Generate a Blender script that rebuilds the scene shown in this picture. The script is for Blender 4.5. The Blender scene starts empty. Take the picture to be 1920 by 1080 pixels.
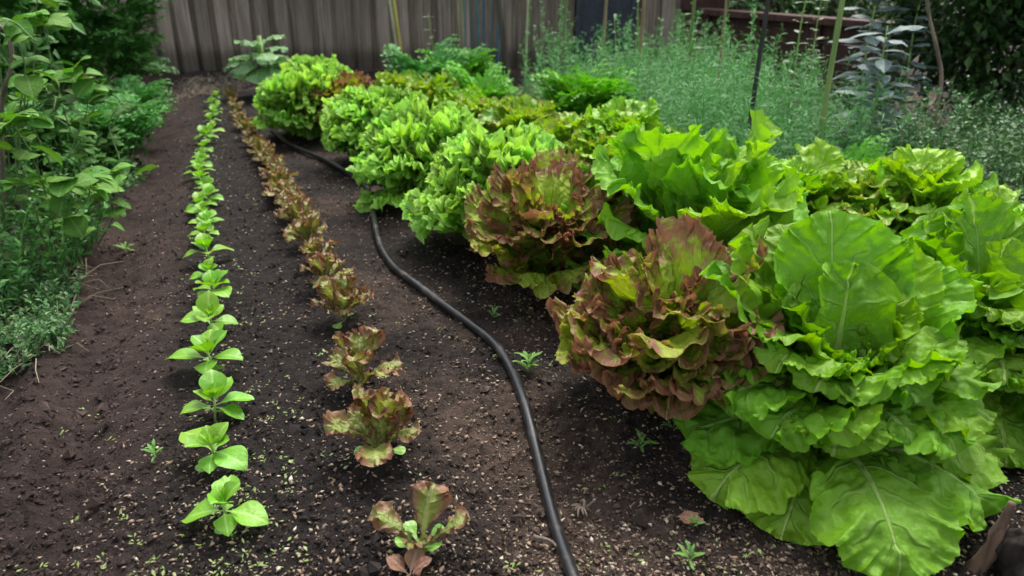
import bpy, math, random
import numpy as np
from mathutils import Vector, Matrix, Euler

PI = math.pi
rad = math.radians
rng = np.random.default_rng(7)
random.seed(7)
sc = bpy.context.scene
COL = sc.collection

# ------------------------------------------------------------------ camera
CAM_H, PITCH, FPX = 0.70, rad(23.5), 1400.0
cam_d = bpy.data.cameras.new('camera')
cam = bpy.data.objects.new('camera', cam_d)
COL.objects.link(cam)
cam.location = (0, 0, CAM_H)
cam.rotation_euler = (PI / 2 - PITCH, 0, 0)
cam_d.sensor_width = 36.0
cam_d.lens = FPX / 1920 * 36.0
cam_d.clip_start, cam_d.clip_end = 0.05, 400
cam_d.dof.use_dof = True
cam_d.dof.focus_distance = 1.28
cam_d.dof.aperture_fstop = 4.8
sc.camera = cam

# ------------------------------------------------------------------ world, sun, exposure
SUN_EL, SUN_AZ = rad(62), rad(20)          # azimuth measured from +Y towards +X
w = bpy.data.worlds.new('World')
sc.world = w
w.use_nodes = True
wn, wl = w.node_tree.nodes, w.node_tree.links
wn.clear()
sky = wn.new('ShaderNodeTexSky')
sky.sky_type = 'NISHITA'
sky.sun_disc = False
sky.sun_elevation = SUN_EL
sky.sun_rotation = SUN_AZ
sky.air_density, sky.dust_density, sky.ozone_density = 1.0, 4.0, 1.0
hs = wn.new('ShaderNodeHueSaturation')
hs.inputs['Saturation'].default_value = 0.35     # cloud cover: the sky is nearly white
bg = wn.new('ShaderNodeBackground')
bg.inputs['Strength'].default_value = 0.13
wo = wn.new('ShaderNodeOutputWorld')
wl.new(sky.outputs[0], hs.inputs['Color'])
wl.new(hs.outputs[0], bg.inputs['Color'])
wl.new(bg.outputs[0], wo.inputs['Surface'])

sl = bpy.data.lights.new('sun', 'SUN')
sl.energy = 1.15
sl.angle = rad(24)
sl.color = (1.0, 0.96, 0.9)
so = bpy.data.objects.new('sun', sl)
COL.objects.link(so)
so.location = (0, 0, 5)
sdir = Vector((math.sin(SUN_AZ) * math.cos(SUN_EL), math.cos(SUN_AZ) * math.cos(SUN_EL), math.sin(SUN_EL)))
so.rotation_euler = sdir.to_track_quat('Z', 'Y').to_euler()

vs = sc.view_settings
vs.view_transform = 'Standard'
vs.look = 'None'
vs.exposure = 1.5
vs.gamma = 1.0
vs.use_curve_mapping = False
sc.render.engine = 'CYCLES'
sc.cycles.use_denoising = True
sc.cycles.max_bounces = 5
sc.cycles.diffuse_bounces = 4
sc.cycles.glossy_bounces = 2
sc.cycles.transmission_bounces = 4
sc.cycles.use_adaptive_sampling = True
sc.cycles.adaptive_threshold = 0.03
sc.cycles.caustics_reflective = False
sc.cycles.caustics_refractive = False

# ------------------------------------------------------------------ maths helpers
def ray(px, py):
    dx, dy = (px - 960) / FPX, (540 - py) / FPX
    return dx, math.cos(PITCH) + dy * math.sin(PITCH), -math.sin(PITCH) + dy * math.cos(PITCH)

def G(px, py, z=0.0):
    """the spot on the ground that the photograph shows at this pixel"""
    a, b, c = ray(px, py)
    t = (z - CAM_H) / c
    return a * t, b * t

def at_depth(px, py, Y):
    a, b, c = ray(px, py)
    t = Y / b
    return a * t, Y, CAM_H + c * t

def hash2(ix, iy, seed):
    h = np.sin(ix * 127.1 + iy * 311.7 + seed * 74.7) * 43758.5453
    return h - np.floor(h)

def vnoise(x, y, seed=0):
    x = np.asarray(x, float); y = np.asarray(y, float)
    ix, iy = np.floor(x), np.floor(y)
    fx, fy = x - ix, y - iy
    fx = fx * fx * (3 - 2 * fx); fy = fy * fy * (3 - 2 * fy)
    a = hash2(ix, iy, seed); b = hash2(ix + 1, iy, seed)
    c = hash2(ix, iy + 1, seed); d = hash2(ix + 1, iy + 1, seed)
    return (a + (b - a) * fx) * (1 - fy) + (c + (d - c) * fx) * fy

def fbm(x, y, seed=0, oct=4):
    s, a, f = 0, 0.5, 1.0
    for o in range(oct):
        s = s + a * (vnoise(x * f, y * f, seed + o * 13) - 0.5)
        a *= 0.5; f *= 2.03
    return s

def sstep(a, b, x):
    t = np.clip((x - a) / (b - a), 0, 1)
    return t * t * (3 - 2 * t)

# the seedling row runs along this line; u is the distance to its right
R0 = np.array(G(416, 985)); R1 = np.array(G(402, 200))
RD = (R1 - R0) / np.linalg.norm(R1 - R0)
RN = np.array([RD[1], -RD[0]])
def row_u(x, y):
    return (np.asarray(x) - R0[0]) * RN[0] + (np.asarray(y) - R0[1]) * RN[1]

def Hlow(x, y):
    u = row_u(x, y)
    wob = 0.05 * (vnoise(np.asarray(x) * 2.1, np.asarray(y) * 2.1, 3) - 0.5)
    h = -0.045 * sstep(-0.10, -0.26, u + wob)
    h = h + 0.15 * sstep(-0.36, -0.75, u + wob) + .028 * np.exp(-((u + wob * 1.5 + .33) / .04) ** 2)
    h = h + 0.034 * (fbm(np.asarray(x) * 3.6, np.asarray(y) * 3.6, 5, 3))
    return h

def H(x, y):
    return float(Hlow(x, y))

# ------------------------------------------------------------------ mesh helpers
def make_mesh(name, V, F, uvs=None, mat=None, smooth=True, cols=None):
    V = np.asarray(V, np.float32)
    F = np.asarray(F, np.int32)
    k = F.shape[1]
    me = bpy.data.meshes.new(name)
    me.vertices.add(len(V)); me.vertices.foreach_set('co', V.ravel())
    me.loops.add(F.size); me.loops.foreach_set('vertex_index', F.ravel())
    me.polygons.add(len(F)); me.polygons.foreach_set('loop_start', np.arange(0, F.size, k, dtype=np.int32))
    me.polygons.foreach_set('use_smooth', np.full(len(F), smooth))
    if uvs:
        for nm, uv in uvs.items():
            l = me.uv_layers.new(name=nm)
            l.data.foreach_set('uv', np.asarray(uv, np.float32)[F.ravel()].ravel())
    if cols is not None:
        ca = me.color_attributes.new('tint', 'FLOAT_COLOR', 'POINT')
        c4 = np.ones((len(V), 4), np.float32); c4[:, :3] = cols
        ca.data.foreach_set('color', c4.ravel())
    me.update(calc_edges=True)
    if mat: me.materials.append(mat)
    return me

class Geo:
    """collects pieces (verts, quads, uv) of ONE thing or part"""
    def __init__(s): s.V, s.F, s.U, s.n = [], [], [], 0
    def add(s, V, F, U=None):
        V = np.asarray(V, float); F = np.asarray(F, int)
        if F.shape[1] == 3: F = np.c_[F, F[:, 2]]
        s.V.append(V); s.F.append(F + s.n); s.n += len(V)
        s.U.append(np.zeros((len(V), 2)) if U is None else U)
    def data(s):
        return np.concatenate(s.V), np.concatenate(s.F), np.concatenate(s.U)
    def mesh(s, name, mat, smooth=True):
        V, F, U = s.data()
        tri = F[:, 2] == F[:, 3]
        if tri.any():       # all triangles then
            Q = F[~tri]
            F = np.concatenate([F[tri][:, :3], Q[:, [0, 1, 2]], Q[:, [0, 2, 3]]])
        return make_mesh(name, V, F, {'flat': U}, mat, smooth)

def link(name, me, parent=None, loc=None, rot=None, scale=None):
    o = bpy.data.objects.new(name, me)
    COL.objects.link(o)
    if parent is not None: o.parent = parent
    if loc is not None: o.location = loc
    if rot is not None: o.rotation_euler = rot
    if scale is not None: o.scale = scale if hasattr(scale, '__len__') else (scale,) * 3
    return o

def tag(o, label=None, cat=None, group=None, kind=None):
    if label: o['label'] = label
    if cat: o['category'] = cat
    if group: o['group'] = group
    if kind: o['kind'] = kind
    return o

def thing(name, label, cat, loc, group=None, rz=0):
    o = link(name, None, None, loc, (0, 0, rz))
    o.empty_display_size = 0.05
    return tag(o, label, cat, group)

def tube(P, R, n=6, closed_end=True):
    P = np.asarray(P, float); m = len(P)
    R = np.full(m, R) if np.isscalar(R) else np.asarray(R, float)
    T = np.gradient(P, axis=0); T /= np.linalg.norm(T, axis=1)[:, None] + 1e-9
    ref = np.array([0, 0, 1.0]) if abs(T[0, 2]) < 0.9 else np.array([1.0, 0, 0])
    A = np.cross(T, ref); A /= np.linalg.norm(A, axis=1)[:, None] + 1e-9
    B = np.cross(T, A)
    an = np.linspace(0, 2 * PI, n, endpoint=False)
    V = P[:, None] + R[:, None, None] * (np.cos(an)[None, :, None] * A[:, None] + np.sin(an)[None, :, None] * B[:, None])
    V = V.reshape(-1, 3)
    F = []
    for i in range(m - 1):
        for j in range(n):
            a, b = i * n + j, i * n + (j + 1) % n
            F.append((a, b, b + n, a + n))
    if closed_end:
        for base, c in ((0, P[0]), ((m - 1) * n, P[-1])):
            ci = len(V); V = np.vstack([V, c])
            for j in range(n):
                t = (base + j, base + (j + 1) % n, ci, ci)
                F.append(t if base else (t[1], t[0], t[2], t[3]))
    L = np.r_[0, np.cumsum(np.linalg.norm(np.diff(P, axis=0), axis=1))]
    U = np.zeros((len(V), 2)); U[:m * n, 0] = np.repeat(L, n); U[:m * n, 1] = np.tile(an / (2 * PI), m)
    return V, np.array(F), U

def catmull(P, k=8):
    P = np.asarray(P, float)
    Q = np.vstack([2 * P[0] - P[1], P, 2 * P[-1] - P[-2]])
    out = []
    for i in range(1, len(Q) - 2):
        for t in np.linspace(0, 1, k, endpoint=False):
            a, b, c, d = Q[i - 1], Q[i], Q[i + 1], Q[i + 2]
            out.append(0.5 * ((2 * b) + (-a + c) * t + (2 * a - 5 * b + 4 * c - d) * t * t + (-a + 3 * b - 3 * c + d) * t ** 3))
    out.append(P[-1])
    return np.array(out)

def box(x0, x1, y0, y1, z0, z1):
    V = np.array([(x, y, z) for z in (z0, z1) for y in (y0, y1) for x in (x0, x1)], float)
    F = np.array([(0, 2, 3, 1), (4, 5, 7, 6), (0, 1, 5, 4), (1, 3, 7, 5), (3, 2, 6, 7), (2, 0, 4, 6)])
    return V, F

def xform(V, M):
    return np.asarray(V) @ np.array(M.to_3x3()).T + np.array(M.translation)

# ------------------------------------------------------------------ the leaf builder
PROFILE = {
    'fan':    [(0, .10), (.1, .11), (.25, .20), (.42, .45), (.6, .78), (.76, .98), (.87, 1.0), (.95, .80), (.985, .5), (1, 0)],
    'romaine': [(0, .16), (.1, .18), (.22, .32), (.4, .66), (.58, .93), (.72, 1.0), (.84, .92), (.93, .68), (.98, .36), (1, 0)],
    'ovate':  [(0, .05), (.16, .05), (.22, .16), (.32, .62), (.46, .97), (.58, 1.0), (.72, .82), (.86, .46), (.95, .16), (1, 0)],
    'round':  [(0, .05), (.12, .05), (.18, .35), (.3, .8), (.48, 1.0), (.66, .95), (.82, .7), (.93, .36), (.98, .15), (1, 0)],
    'spoon':  [(0, .10), (.25, .11), (.45, .22), (.6, .55), (.74, .9), (.85, 1.0), (.94, .82), (.985, .5), (1, 0)],
    'lance':  [(0, .12), (.1, .25), (.3, .8), (.5, 1.0), (.7, .8), (.88, .4), (1, 0)],
}

def leaf_geo(L, W, prof='fan', a=(20, 80, 1.3), cup=0.3, ruf=((.012, 7, 2.0),), curl=0.6, teeth=(0, 0), blister=0.0, bfreq=9.0, crumple=0.0, midk=.47,
             seed=0, nq=41, nr=9, twist=0.0, fold=0.0):
    rs = np.random.default_rng(seed)
    pr = np.array(PROFILE[prof])
    xs = np.unique(np.r_[np.linspace(0, .9, 60), 1 - np.geomspace(.1, .0008, 40), 1.0])
    ws = np.interp(xs, pr[:, 0], pr[:, 1])
    k = np.array([1, 2, 3, 2, 1]) / 9.0
    ws[2:-2] = np.convolve(ws, k, 'same')[2:-2]
    X, Wd = xs * L, ws * W
    s = np.r_[0, np.cumsum(np.hypot(np.diff(X), np.diff(Wd)))]
    q = np.linspace(-1, 1, nq)
    sa = (1 - np.abs(q)) * s[-1]
    mx, my = np.interp(sa, s, X), np.interp(sa, s, Wd) * np.sign(q + 1e-12)
    my[np.abs(q) < 1e-9] = 0
    xm = mx * (0.38 + midk * mx / L)
    u = np.linspace(0, 1, nr)
    r = 1 - (1 - u) ** 1.35
    Q, Rr = np.meshgrid(q, r, indexing='ij')
    if teeth[0]:
        tn = vnoise(q * teeth[1], q * 0 + seed % 97, seed % 31) - .5
        tn2 = np.abs(((q * teeth[1] * 1.7 + .6 * tn) % 1) - .5) - .25
        tt = teeth[0] * (tn * .8 + tn2 * 1.4) * (1 - np.abs(q) ** 6)
    else:
        tt = np.zeros(nq)
    Re = Rr + tt[:, None] * sstep(.55, 1.0, Rr)
    fx = xm[:, None] + (mx - xm)[:, None] * Re
    fy = my[:, None] * Re
    # margin tangent
    tx, ty = np.gradient(mx), np.gradient(my)
    tl = np.hypot(tx, ty) + 1e-9
    tx, ty = tx / tl, ty / tl
    d = np.zeros_like(fx)
    for (A, f, p) in ruf:
        ph = PI * f * q + 2.2 * (vnoise(q * f * .8 + 9, q * 0 + 3.3, seed % 53) - .5) * 2 + rs.uniform(0, 6.28)
        ph = ph + np.where(q > 0, rs.uniform(0, 6.28), 0) * sstep(0, .12, np.abs(q))
        am = A * (.35 + 1.1 * vnoise(q * f * .6 + 31, q * 0 + 7, seed % 41)) * (1 - np.abs(q) ** 5)
        rp = Rr ** p
        d += am[:, None] * rp * np.sin(ph)[:, None]
        fx += (curl * am * np.cos(ph) * tx)[:, None] * rp
        fy += (curl * am * np.cos(ph) * ty)[:, None] * rp
    if blister:
        d += blister * 2 * fbm(fx / L * bfreq + seed % 17, fy / L * bfreq, seed % 29, 3) * np.maximum(sstep(0, .25, Rr), crumple * sstep(.2, .6, fx / L))
    d += fold * np.abs(fy)
    # cross section cup
    kc = cup / max(W, 1e-6)
    if abs(cup) > 1e-3:
        y2 = np.sin(kc * fy) / kc
        n0 = (1 - np.cos(kc * fy)) / kc
    else:
        y2, n0 = fy, 0 * fy
    n = n0 + d
    # bend along the midrib
    ss = np.linspace(0, 1.25, 80)
    an = rad(a[0]) + (rad(a[1]) - rad(a[0])) * ss ** a[2]
    ds = L * (ss[1] - ss[0])
    PX = np.r_[0, np.cumsum(np.sin(an[:-1]) * ds)]
    PZ = np.r_[0, np.cumsum(np.cos(an[:-1]) * ds)]
    sx = np.clip(fx / L, 0, 1.25)
    ai = np.interp(sx, ss, an)
    if twist:
        tw = twist * sx
        y2, n = y2 * np.cos(tw) - n * np.sin(tw), y2 * np.sin(tw) + n * np.cos(tw)
    V = np.stack([np.interp(sx, ss, PX) - n * np.cos(ai), y2, np.interp(sx, ss, PZ) + n * np.sin(ai)], -1).reshape(-1, 3)
    i, j = np.meshgrid(np.arange(nq - 1), np.arange(nr - 1), indexing='ij')
    A0 = (i * nr + j).ravel()
    F = np.stack([A0, A0 + nr, A0 + nr + 1, A0 + 1], 1)
    uv1 = np.stack([Q * .5 + .5, Rr], -1).reshape(-1, 2)
    uv2 = np.stack([fx, fy], -1).reshape(-1, 2)
    return V, F, uv1, uv2

def leaf_mesh(name, mat, **k):
    V, F, u1, u2 = leaf_geo(**k)
    return make_mesh(name, V, F, {'qr': u1, 'flat': u2}, mat)

# ------------------------------------------------------------------ materials
def new_mat(name):
    m = bpy.data.materials.new(name)
    m.use_nodes = True
    n = m.node_tree.nodes; n.clear()
    return m, n, m.node_tree.links

class NT:
    """small node-tree writer"""
    def __init__(s, name): s.m, s.n, s.l = new_mat(name)
    def node(s, t, **k):
        nd = s.n.new(t)
        for a, v in k.items(): setattr(nd, a, v)
        return nd
    def put(s, inp, v):
        if hasattr(v, 'is_output') and v.is_output: s.l.new(v, inp)
        elif v is not None:
            if hasattr(inp.default_value, '__len__') and not hasattr(v, '__len__'): v = (v,) * len(inp.default_value)
            if hasattr(v, '__len__') and len(v) == 3 and len(inp.default_value) == 4: v = (*v, 1)
            inp.default_value = v
    def math(s, op, a, b=None, c=None, clamp=False):
        nd = s.node('ShaderNodeMath', operation=op, use_clamp=clamp)
        for i, v in enumerate((a, b, c)):
            if v is not None: s.put(nd.inputs[i], v)
        return nd.outputs[0]
    def step(s, x, a, b, lo=0.0, hi=1.0):
        nd = s.node('ShaderNodeMapRange', interpolation_type='SMOOTHSTEP')
        s.put(nd.inputs[0], x)
        for i, v in ((1, a), (2, b), (3, lo), (4, hi)): nd.inputs[i].default_value = v
        return nd.outputs[0]
    def mix(s, f, a, b, mode='MIX'):
        nd = s.node('ShaderNodeMix', data_type='RGBA', blend_type=mode)
        s.put(nd.inputs[0], f); s.put(nd.inputs[6], a); s.put(nd.inputs[7], b)
        return nd.outputs[2]
    def noise(s, vec, scale, detail=3, rough=.55, dist=0, dim='3D'):
        nd = s.node('ShaderNodeTexNoise', noise_dimensions=dim)
        if vec is not None: s.l.new(vec, nd.inputs['Vector'])
        nd.inputs['Scale'].default_value = scale; nd.inputs['Detail'].default_value = detail
        nd.inputs['Roughness'].default_value = rough; nd.inputs['Distortion'].default_value = dist
        return nd.outputs[0]
    def voro(s, vec, scale, feature='F1'):
        nd = s.node('ShaderNodeTexVoronoi', feature=feature, voronoi_dimensions='2D')
        if vec is not None: s.l.new(vec, nd.inputs['Vector'])
        nd.inputs['Scale'].default_value = scale
        return nd.outputs['Distance']
    def bump(s, h, strength, dist):
        nd = s.node('ShaderNodeBump')
        nd.inputs['Strength'].default_value = strength; nd.inputs['Distance'].default_value = dist
        s.l.new(h, nd.inputs['Height'])
        return nd.outputs[0]
    def hsv(s, col, h=.5, sat=1, v=1):
        nd = s.node('ShaderNodeHueSaturation')
        s.put(nd.inputs['Hue'], h); s.put(nd.inputs['Saturation'], sat); s.put(nd.inputs['Value'], v)
        s.put(nd.inputs['Color'], col)
        return nd.outputs[0]
    def principled(s, col, rough=.5, spec=.5, normal=None, **k):
        nd = s.node('ShaderNodeBsdfPrincipled')
        s.put(nd.inputs['Base Color'], col); s.put(nd.inputs['Roughness'], rough)
        s.put(nd.inputs['Specular IOR Level'], spec)
        if normal is not None: s.l.new(normal, nd.inputs['Normal'])
        for a, v in k.items(): s.put(nd.inputs[a], v)
        return nd.outputs[0]
    def out(s, sh):
        o = s.node('ShaderNodeOutputMaterial'); s.l.new(sh, o.inputs['Surface'])
        return s.m
    def leaf_out(s, col, tcol, trans, rough, spec, normal):
        p = s.principled(col, rough, spec, normal)
        t = s.node('ShaderNodeBsdfTranslucent'); s.put(t.inputs['Color'], tcol)
        if normal is not None: s.l.new(normal, t.inputs['Normal'])
        mx = s.node('ShaderNodeMixShader'); s.put(mx.inputs[0], trans)
        s.l.new(p, mx.inputs[1]); s.l.new(t.outputs[0], mx.inputs[2])
        return s.out(mx.outputs[0])

def leaf_material(name, inner, outer, vein, tip=None, tip_range=(.45, 1.0), tip_noise=.5, trans=.3, rough=.42, spec=.45,
                  nvein=14, cell=90, bump=.5, var=.12, rib=.008, edge=None):
    t = NT(name)
    uq = t.node('ShaderNodeUVMap', uv_map='qr').outputs[0]
    uf = t.node('ShaderNodeUVMap', uv_map='flat').outputs[0]
    sp = t.node('ShaderNodeSeparateXYZ'); t.l.new(uq, sp.inputs[0])
    sf = t.node('ShaderNodeSeparateXYZ'); t.l.new(uf, sf.inputs[0])
    q, r = sp.outputs[0], sp.outputs[1]
    info = t.node('ShaderNodeObjectInfo')
    rnd = info.outputs['Random']
    # every leaf gets its own piece of the noise
    off = t.node('ShaderNodeVectorMath', operation='ADD'); t.l.new(uf, off.inputs[0])
    cmb = t.node('ShaderNodeCombineXYZ'); t.l.new(t.math('MULTIPLY', rnd, 37.0), cmb.inputs[0]); t.l.new(cmb.outputs[0], off.inputs[1])
    P = off.outputs[0]
    n1 = t.noise(P, 14, 2, dim='2D')
    n2 = t.noise(P, 60, 3, .6, dim='2D')
    col = t.mix(t.step(r, .05, .95), inner, outer)
    # lateral veins along lines of constant q, meandering
    qq = t.math('ADD', t.math('MULTIPLY', q, nvein), t.math('MULTIPLY', n1, 1.1))
    fr = t.math('ABSOLUTE', t.math('SUBTRACT', t.math('FRACT', qq), .5))
    vm = t.math('MULTIPLY', t.step(fr, .10, .0), t.step(r, .95, .25))
    vm = t.math('MULTIPLY', vm, t.step(r, .0, .12))
    cells = t.voro(P, cell, 'DISTANCE_TO_EDGE')
    net = t.step(cells, .07, .0)
    puff = t.voro(P, cell * 1.15, 'SMOOTH_F1')
    ribw = t.math('MULTIPLY', t.step(sf.outputs[0], .0, .26, 1.0, .18), rib)
    ribm = t.step(t.math('DIVIDE', t.math('ABSOLUTE', sf.outputs[1]), ribw), 1.0, .55)
    col = t.mix(t.step(n1, .3, .7, 0, .35), col, t.hsv(col, .49, 1.05, .72))
    col = t.mix(t.math('MULTIPLY', net, .10), col, vein)
    if tip is not None:
        k = t.math('ADD', r, t.math('MULTIPLY', t.math('SUBTRACT', n1, .5), tip_noise * 1.5))
        k = t.math('ADD', k, t.math('MULTIPLY', t.math('SUBTRACT', n2, .5), tip_noise * 2.4))
        k = t.math('ADD', k, t.math('MULTIPLY', t.math('SUBTRACT', rnd, .5), .25))
        km = t.step(k, tip_range[0], tip_range[1])
        tipc = t.mix(t.step(n2, .35, .7), tip, t.hsv((*tip, 1), .505, .95, 1.45))
        col = t.mix(t.math('MULTIPLY', km, .93), col, tipc)
    if edge is not None:
        col = t.mix(t.step(r, .78, 1.0, 0, .75), col, edge)
    col = t.mix(t.math('MULTIPLY', vm, .40), col, vein)
    col = t.mix(t.math('MULTIPLY', ribm, .75), col, vein)
    h = t.math('ADD', .5, t.math('MULTIPLY', t.math('SUBTRACT', rnd, .5), .025))
    v = t.math('ADD', 1.0, t.math('MULTIPLY', t.math('SUBTRACT', t.math('FRACT', t.math('MULTIPLY', rnd, 7.31)), .5), var * 2))
    col = t.hsv(col, h, 1.0, v)
    hh = t.math('ADD', t.math('MULTIPLY', t.math('SUBTRACT', 1.0, puff), .9), t.math('MULTIPLY', n2, .8))
    hh = t.math('SUBTRACT', hh, t.math('MULTIPLY', vm, .9))
    hh = t.math('SUBTRACT', hh, t.math('MULTIPLY', ribm, .6))
    nrm = t.bump(hh, bump, .004)
    tc = t.hsv(col, .495, 1.12, 1.25)
    rg = t.math('ADD', rough - .06, t.math('MULTIPLY', n2, .16))
    return t.leaf_out(col, tc, trans, rg, spec, nrm)

def foliage_material(name, c1, c2, trans=.25, rough=.5, spec=.35, c3=None):
    t = NT(name)
    g = t.node('ShaderNodeNewGeometry')
    ri = g.outputs['Random Per Island']
    ob = t.node('ShaderNodeObjectInfo').outputs['Random']
    col = t.mix(ri, c1, c2)
    if c3 is not None:
        col = t.mix(t.step(t.math('FRACT', t.math('MULTIPLY', ri, 13.7)), .78, .9), col, c3)
    col = t.hsv(col, .5, 1.0, t.math('ADD', .85, t.math('MULTIPLY', ob, .3)))
    return t.leaf_out(col, t.hsv(col, .495, 1.1, 1.2), trans, rough, spec, None)

M = {}
M['romaine'] = leaf_material('romaine_leaf', (.165, .375, .025), (.165, .37, .02), (.36, .53, .14), trans=.38, nvein=15, cell=62, bump=.85, rough=.50, spec=.32, rib=.011)
M['frilly'] = leaf_material('frilly_leaf', (.22, .46, .045), (.26, .54, .05), (.42, .62, .2), trans=.42, nvein=20, cell=80, bump=.7, rough=.55, spec=.28, edge=(.42, .70, .16))
M['wavy'] = leaf_material('wavy_leaf', (.22, .45, .045), (.24, .50, .045), (.46, .60, .24), trans=.38, nvein=18, cell=75, bump=.8, rough=.52, spec=.3)
M['red'] = leaf_material('red_leaf', (.27, .43, .04), (.29, .40, .04), (.40, .50, .13), tip=(.19, .068, .050), tip_range=(.66, 1.02), tip_noise=.36,
                         trans=.32, nvein=18, cell=75, bump=.9, rough=.55, spec=.28)
M['bronze'] = leaf_material('bronze_leaf', (.22, .44, .04), (.27, .47, .045), (.42, .54, .15), tip=(.26, .16, .05), tip_range=(.8, 1.3), tip_noise=.5,
                            trans=.3, nvein=14, cell=80, bump=.6)
M['yellow'] = leaf_material('yellow_leaf', (.21, .45, .035), (.27, .51, .04), (.40, .54, .14), trans=.33, nvein=14, cell=80, bump=.6)
M['red_seedling'] = leaf_material('red_seedling_leaf', (.22, .29, .05), (.23, .19, .05), (.34, .36, .12), tip=(.185, .078, .045), tip_range=(.36, 1.0), tip_noise=.45,
                                  trans=.28, nvein=10, cell=160, bump=.5, rib=.004)
M['seedling'] = leaf_material('seedling_leaf', (.19, .43, .035), (.18, .41, .03), (.33, .57, .12), trans=.34, nvein=9, cell=150, bump=.18, rib=.0022, rough=.42)
M['cotyledon'] = leaf_material('cotyledon_leaf', (.18, .40, .06), (.20, .42, .06), (.32, .55, .15), trans=.3, nvein=7, cell=210, bump=.3, rib=.002)
M['stem'] = NT('pale_stem'); M['stem'] = M['stem'].out(M['stem'].principled((.24, .36, .10), .5))
M['vine_stem'] = NT('vine_stem'); M['vine_stem'] = M['vine_stem'].out(M['vine_stem'].principled((.09, .16, .045), .6))
M['kale'] = leaf_material('kale_leaf', (.10, .25, .06), (.16, .33, .11), (.36, .48, .26), trans=.25, nvein=12, cell=50, bump=.6, edge=(.32, .45, .24))
M['vine'] = leaf_material('vine_leaf', (.05, .15, .022), (.045, .135, .02), (.12, .23, .06), trans=.25, nvein=9, cell=120, bump=.35, var=.35, rib=.003, rough=.6, spec=.2)
M['vine_light'] = leaf_material('vine_light_leaf', (.11, .26, .04), (.10, .25, .035), (.2, .36, .1), trans=.3, nvein=9, cell=120, bump=.3, var=.2, rib=.003, rough=.6, spec=.2)
M['silver'] = leaf_material('silver_leaf', (.10, .165, .125), (.145, .21, .20), (.22, .27, .27), trans=.2, nvein=8, cell=90, bump=.4, rib=.004, spec=.4, rough=.5)
M['pale'] = leaf_material('pale_leaf', (.10, .19, .07), (.14, .22, .10), (.26, .33, .2), trans=.2, nvein=8, cell=100, bump=.3, rib=.003)
M['feather'] = foliage_material('feathery_leaf', (.06, .225, .055), (.13, .36, .10), trans=.32, c3=(.18, .37, .15))
M['carrot'] = foliage_material('carrot_leaf', (.10, .33, .03), (.16, .42, .04), trans=.32)
M['carrot_dark'] = foliage_material('dark_carrot_leaf', (.06, .22, .05), (.09, .28, .05), trans=.28)
M['bush'] = foliage_material('dark_bush_leaf', (.04, .15, .03), (.085, .235, .045), trans=.25)
M['shrub'] = foliage_material('dark_shrub_leaf', (.016, .05, .012), (.04, .10, .02), trans=.2, c3=(.07, .14, .03))
M['weed'] = foliage_material('grey_weed_leaf', (.045, .13, .035), (.09, .20, .06), trans=.2, c3=(.14, .20, .09))
M['sprout'] = foliage_material('sprout_leaf', (.16, .28, .06), (.30, .36, .12), trans=.2)
M['white_flower'] = foliage_material('small_white_petal', (.5, .55, .45), (.65, .66, .55), trans=.2)
M['straw'] = foliage_material('dry_straw', (.16, .13, .085), (.28, .24, .17), trans=.05, rough=.8)

def soil_nodes(t, P):
    big = t.noise(P, 1.7, 4, .6)
    med = t.noise(P, 16, 4, .65)
    fine = t.noise(P, 130, 4, .7)
    dot = t.node('ShaderNodeVectorMath', operation='DOT_PRODUCT'); t.l.new(P, dot.inputs[0]); dot.inputs[1].default_value = (RN[0], RN[1], 0)
    u = t.math('SUBTRACT', dot.outputs['Value'], float(R0 @ RN))
    u = t.math('ADD', u, t.math('MULTIPLY', t.math('SUBTRACT', t.noise(P, 4, 3), .5), .22))
    dry = t.math('MULTIPLY', t.step(big, .40, .62), t.step(u, .18, .40))
    col = t.mix(dry, (.0092, .0064, .0051), (.046, .030, .0215))              # watered seed rows stay dark, the strip by the hose has dried
    col = t.mix(t.step(u, -.03, -.17), col, t.mix(t.step(big, .35, .65), (.0165, .0098, .0078), (.032, .0195, .0152)))   # redder earth of the path
    col = t.mix(t.step(med, .35, .7), col, t.hsv(col, .5, .95, 1.7))
    col = t.mix(t.step(fine, .5, .8), col, t.hsv(col, .505, .9, 2.0))
    return col, med, fine

t = NT('soil')
P = t.node('ShaderNodeNewGeometry').outputs['Position']
col, med, fine = soil_nodes(t, P)
f2 = t.noise(P, 420, 3, .7)
hh = t.math('ADD', t.math('MULTIPLY', med, .5), t.math('ADD', t.math('MULTIPLY', fine, 1.0), t.math('MULTIPLY', f2, .5)))
M['soil'] = t.out(t.principled(col, .93, .25, t.bump(hh, .9, .008)))
t = NT('soil_crumb')
P = t.node('ShaderNodeNewGeometry').outputs['Position']
col, med, fine = soil_nodes(t, P)
ri = t.node('ShaderNodeNewGeometry').outputs['Random Per Island']
col = t.hsv(col, .5, .95, t.step(ri, 0, 1, .75, 1.7))
M['crumb'] = t.out(t.principled(col, .9, .3, t.bump(t.noise(P, 500, 3), .6, .002)))
t = NT('vermiculite_fleck')
ri = t.node('ShaderNodeNewGeometry').outputs['Random Per Island']
col = t.mix(ri, (.10, .065, .042), (.32, .23, .155))
col = t.mix(t.step(t.math('FRACT', t.math('MULTIPLY', ri, 17.3)), .88, .95), col, (.48, .42, .32))
M['fleck'] = t.out(t.principled(col, .6, .4))

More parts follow.
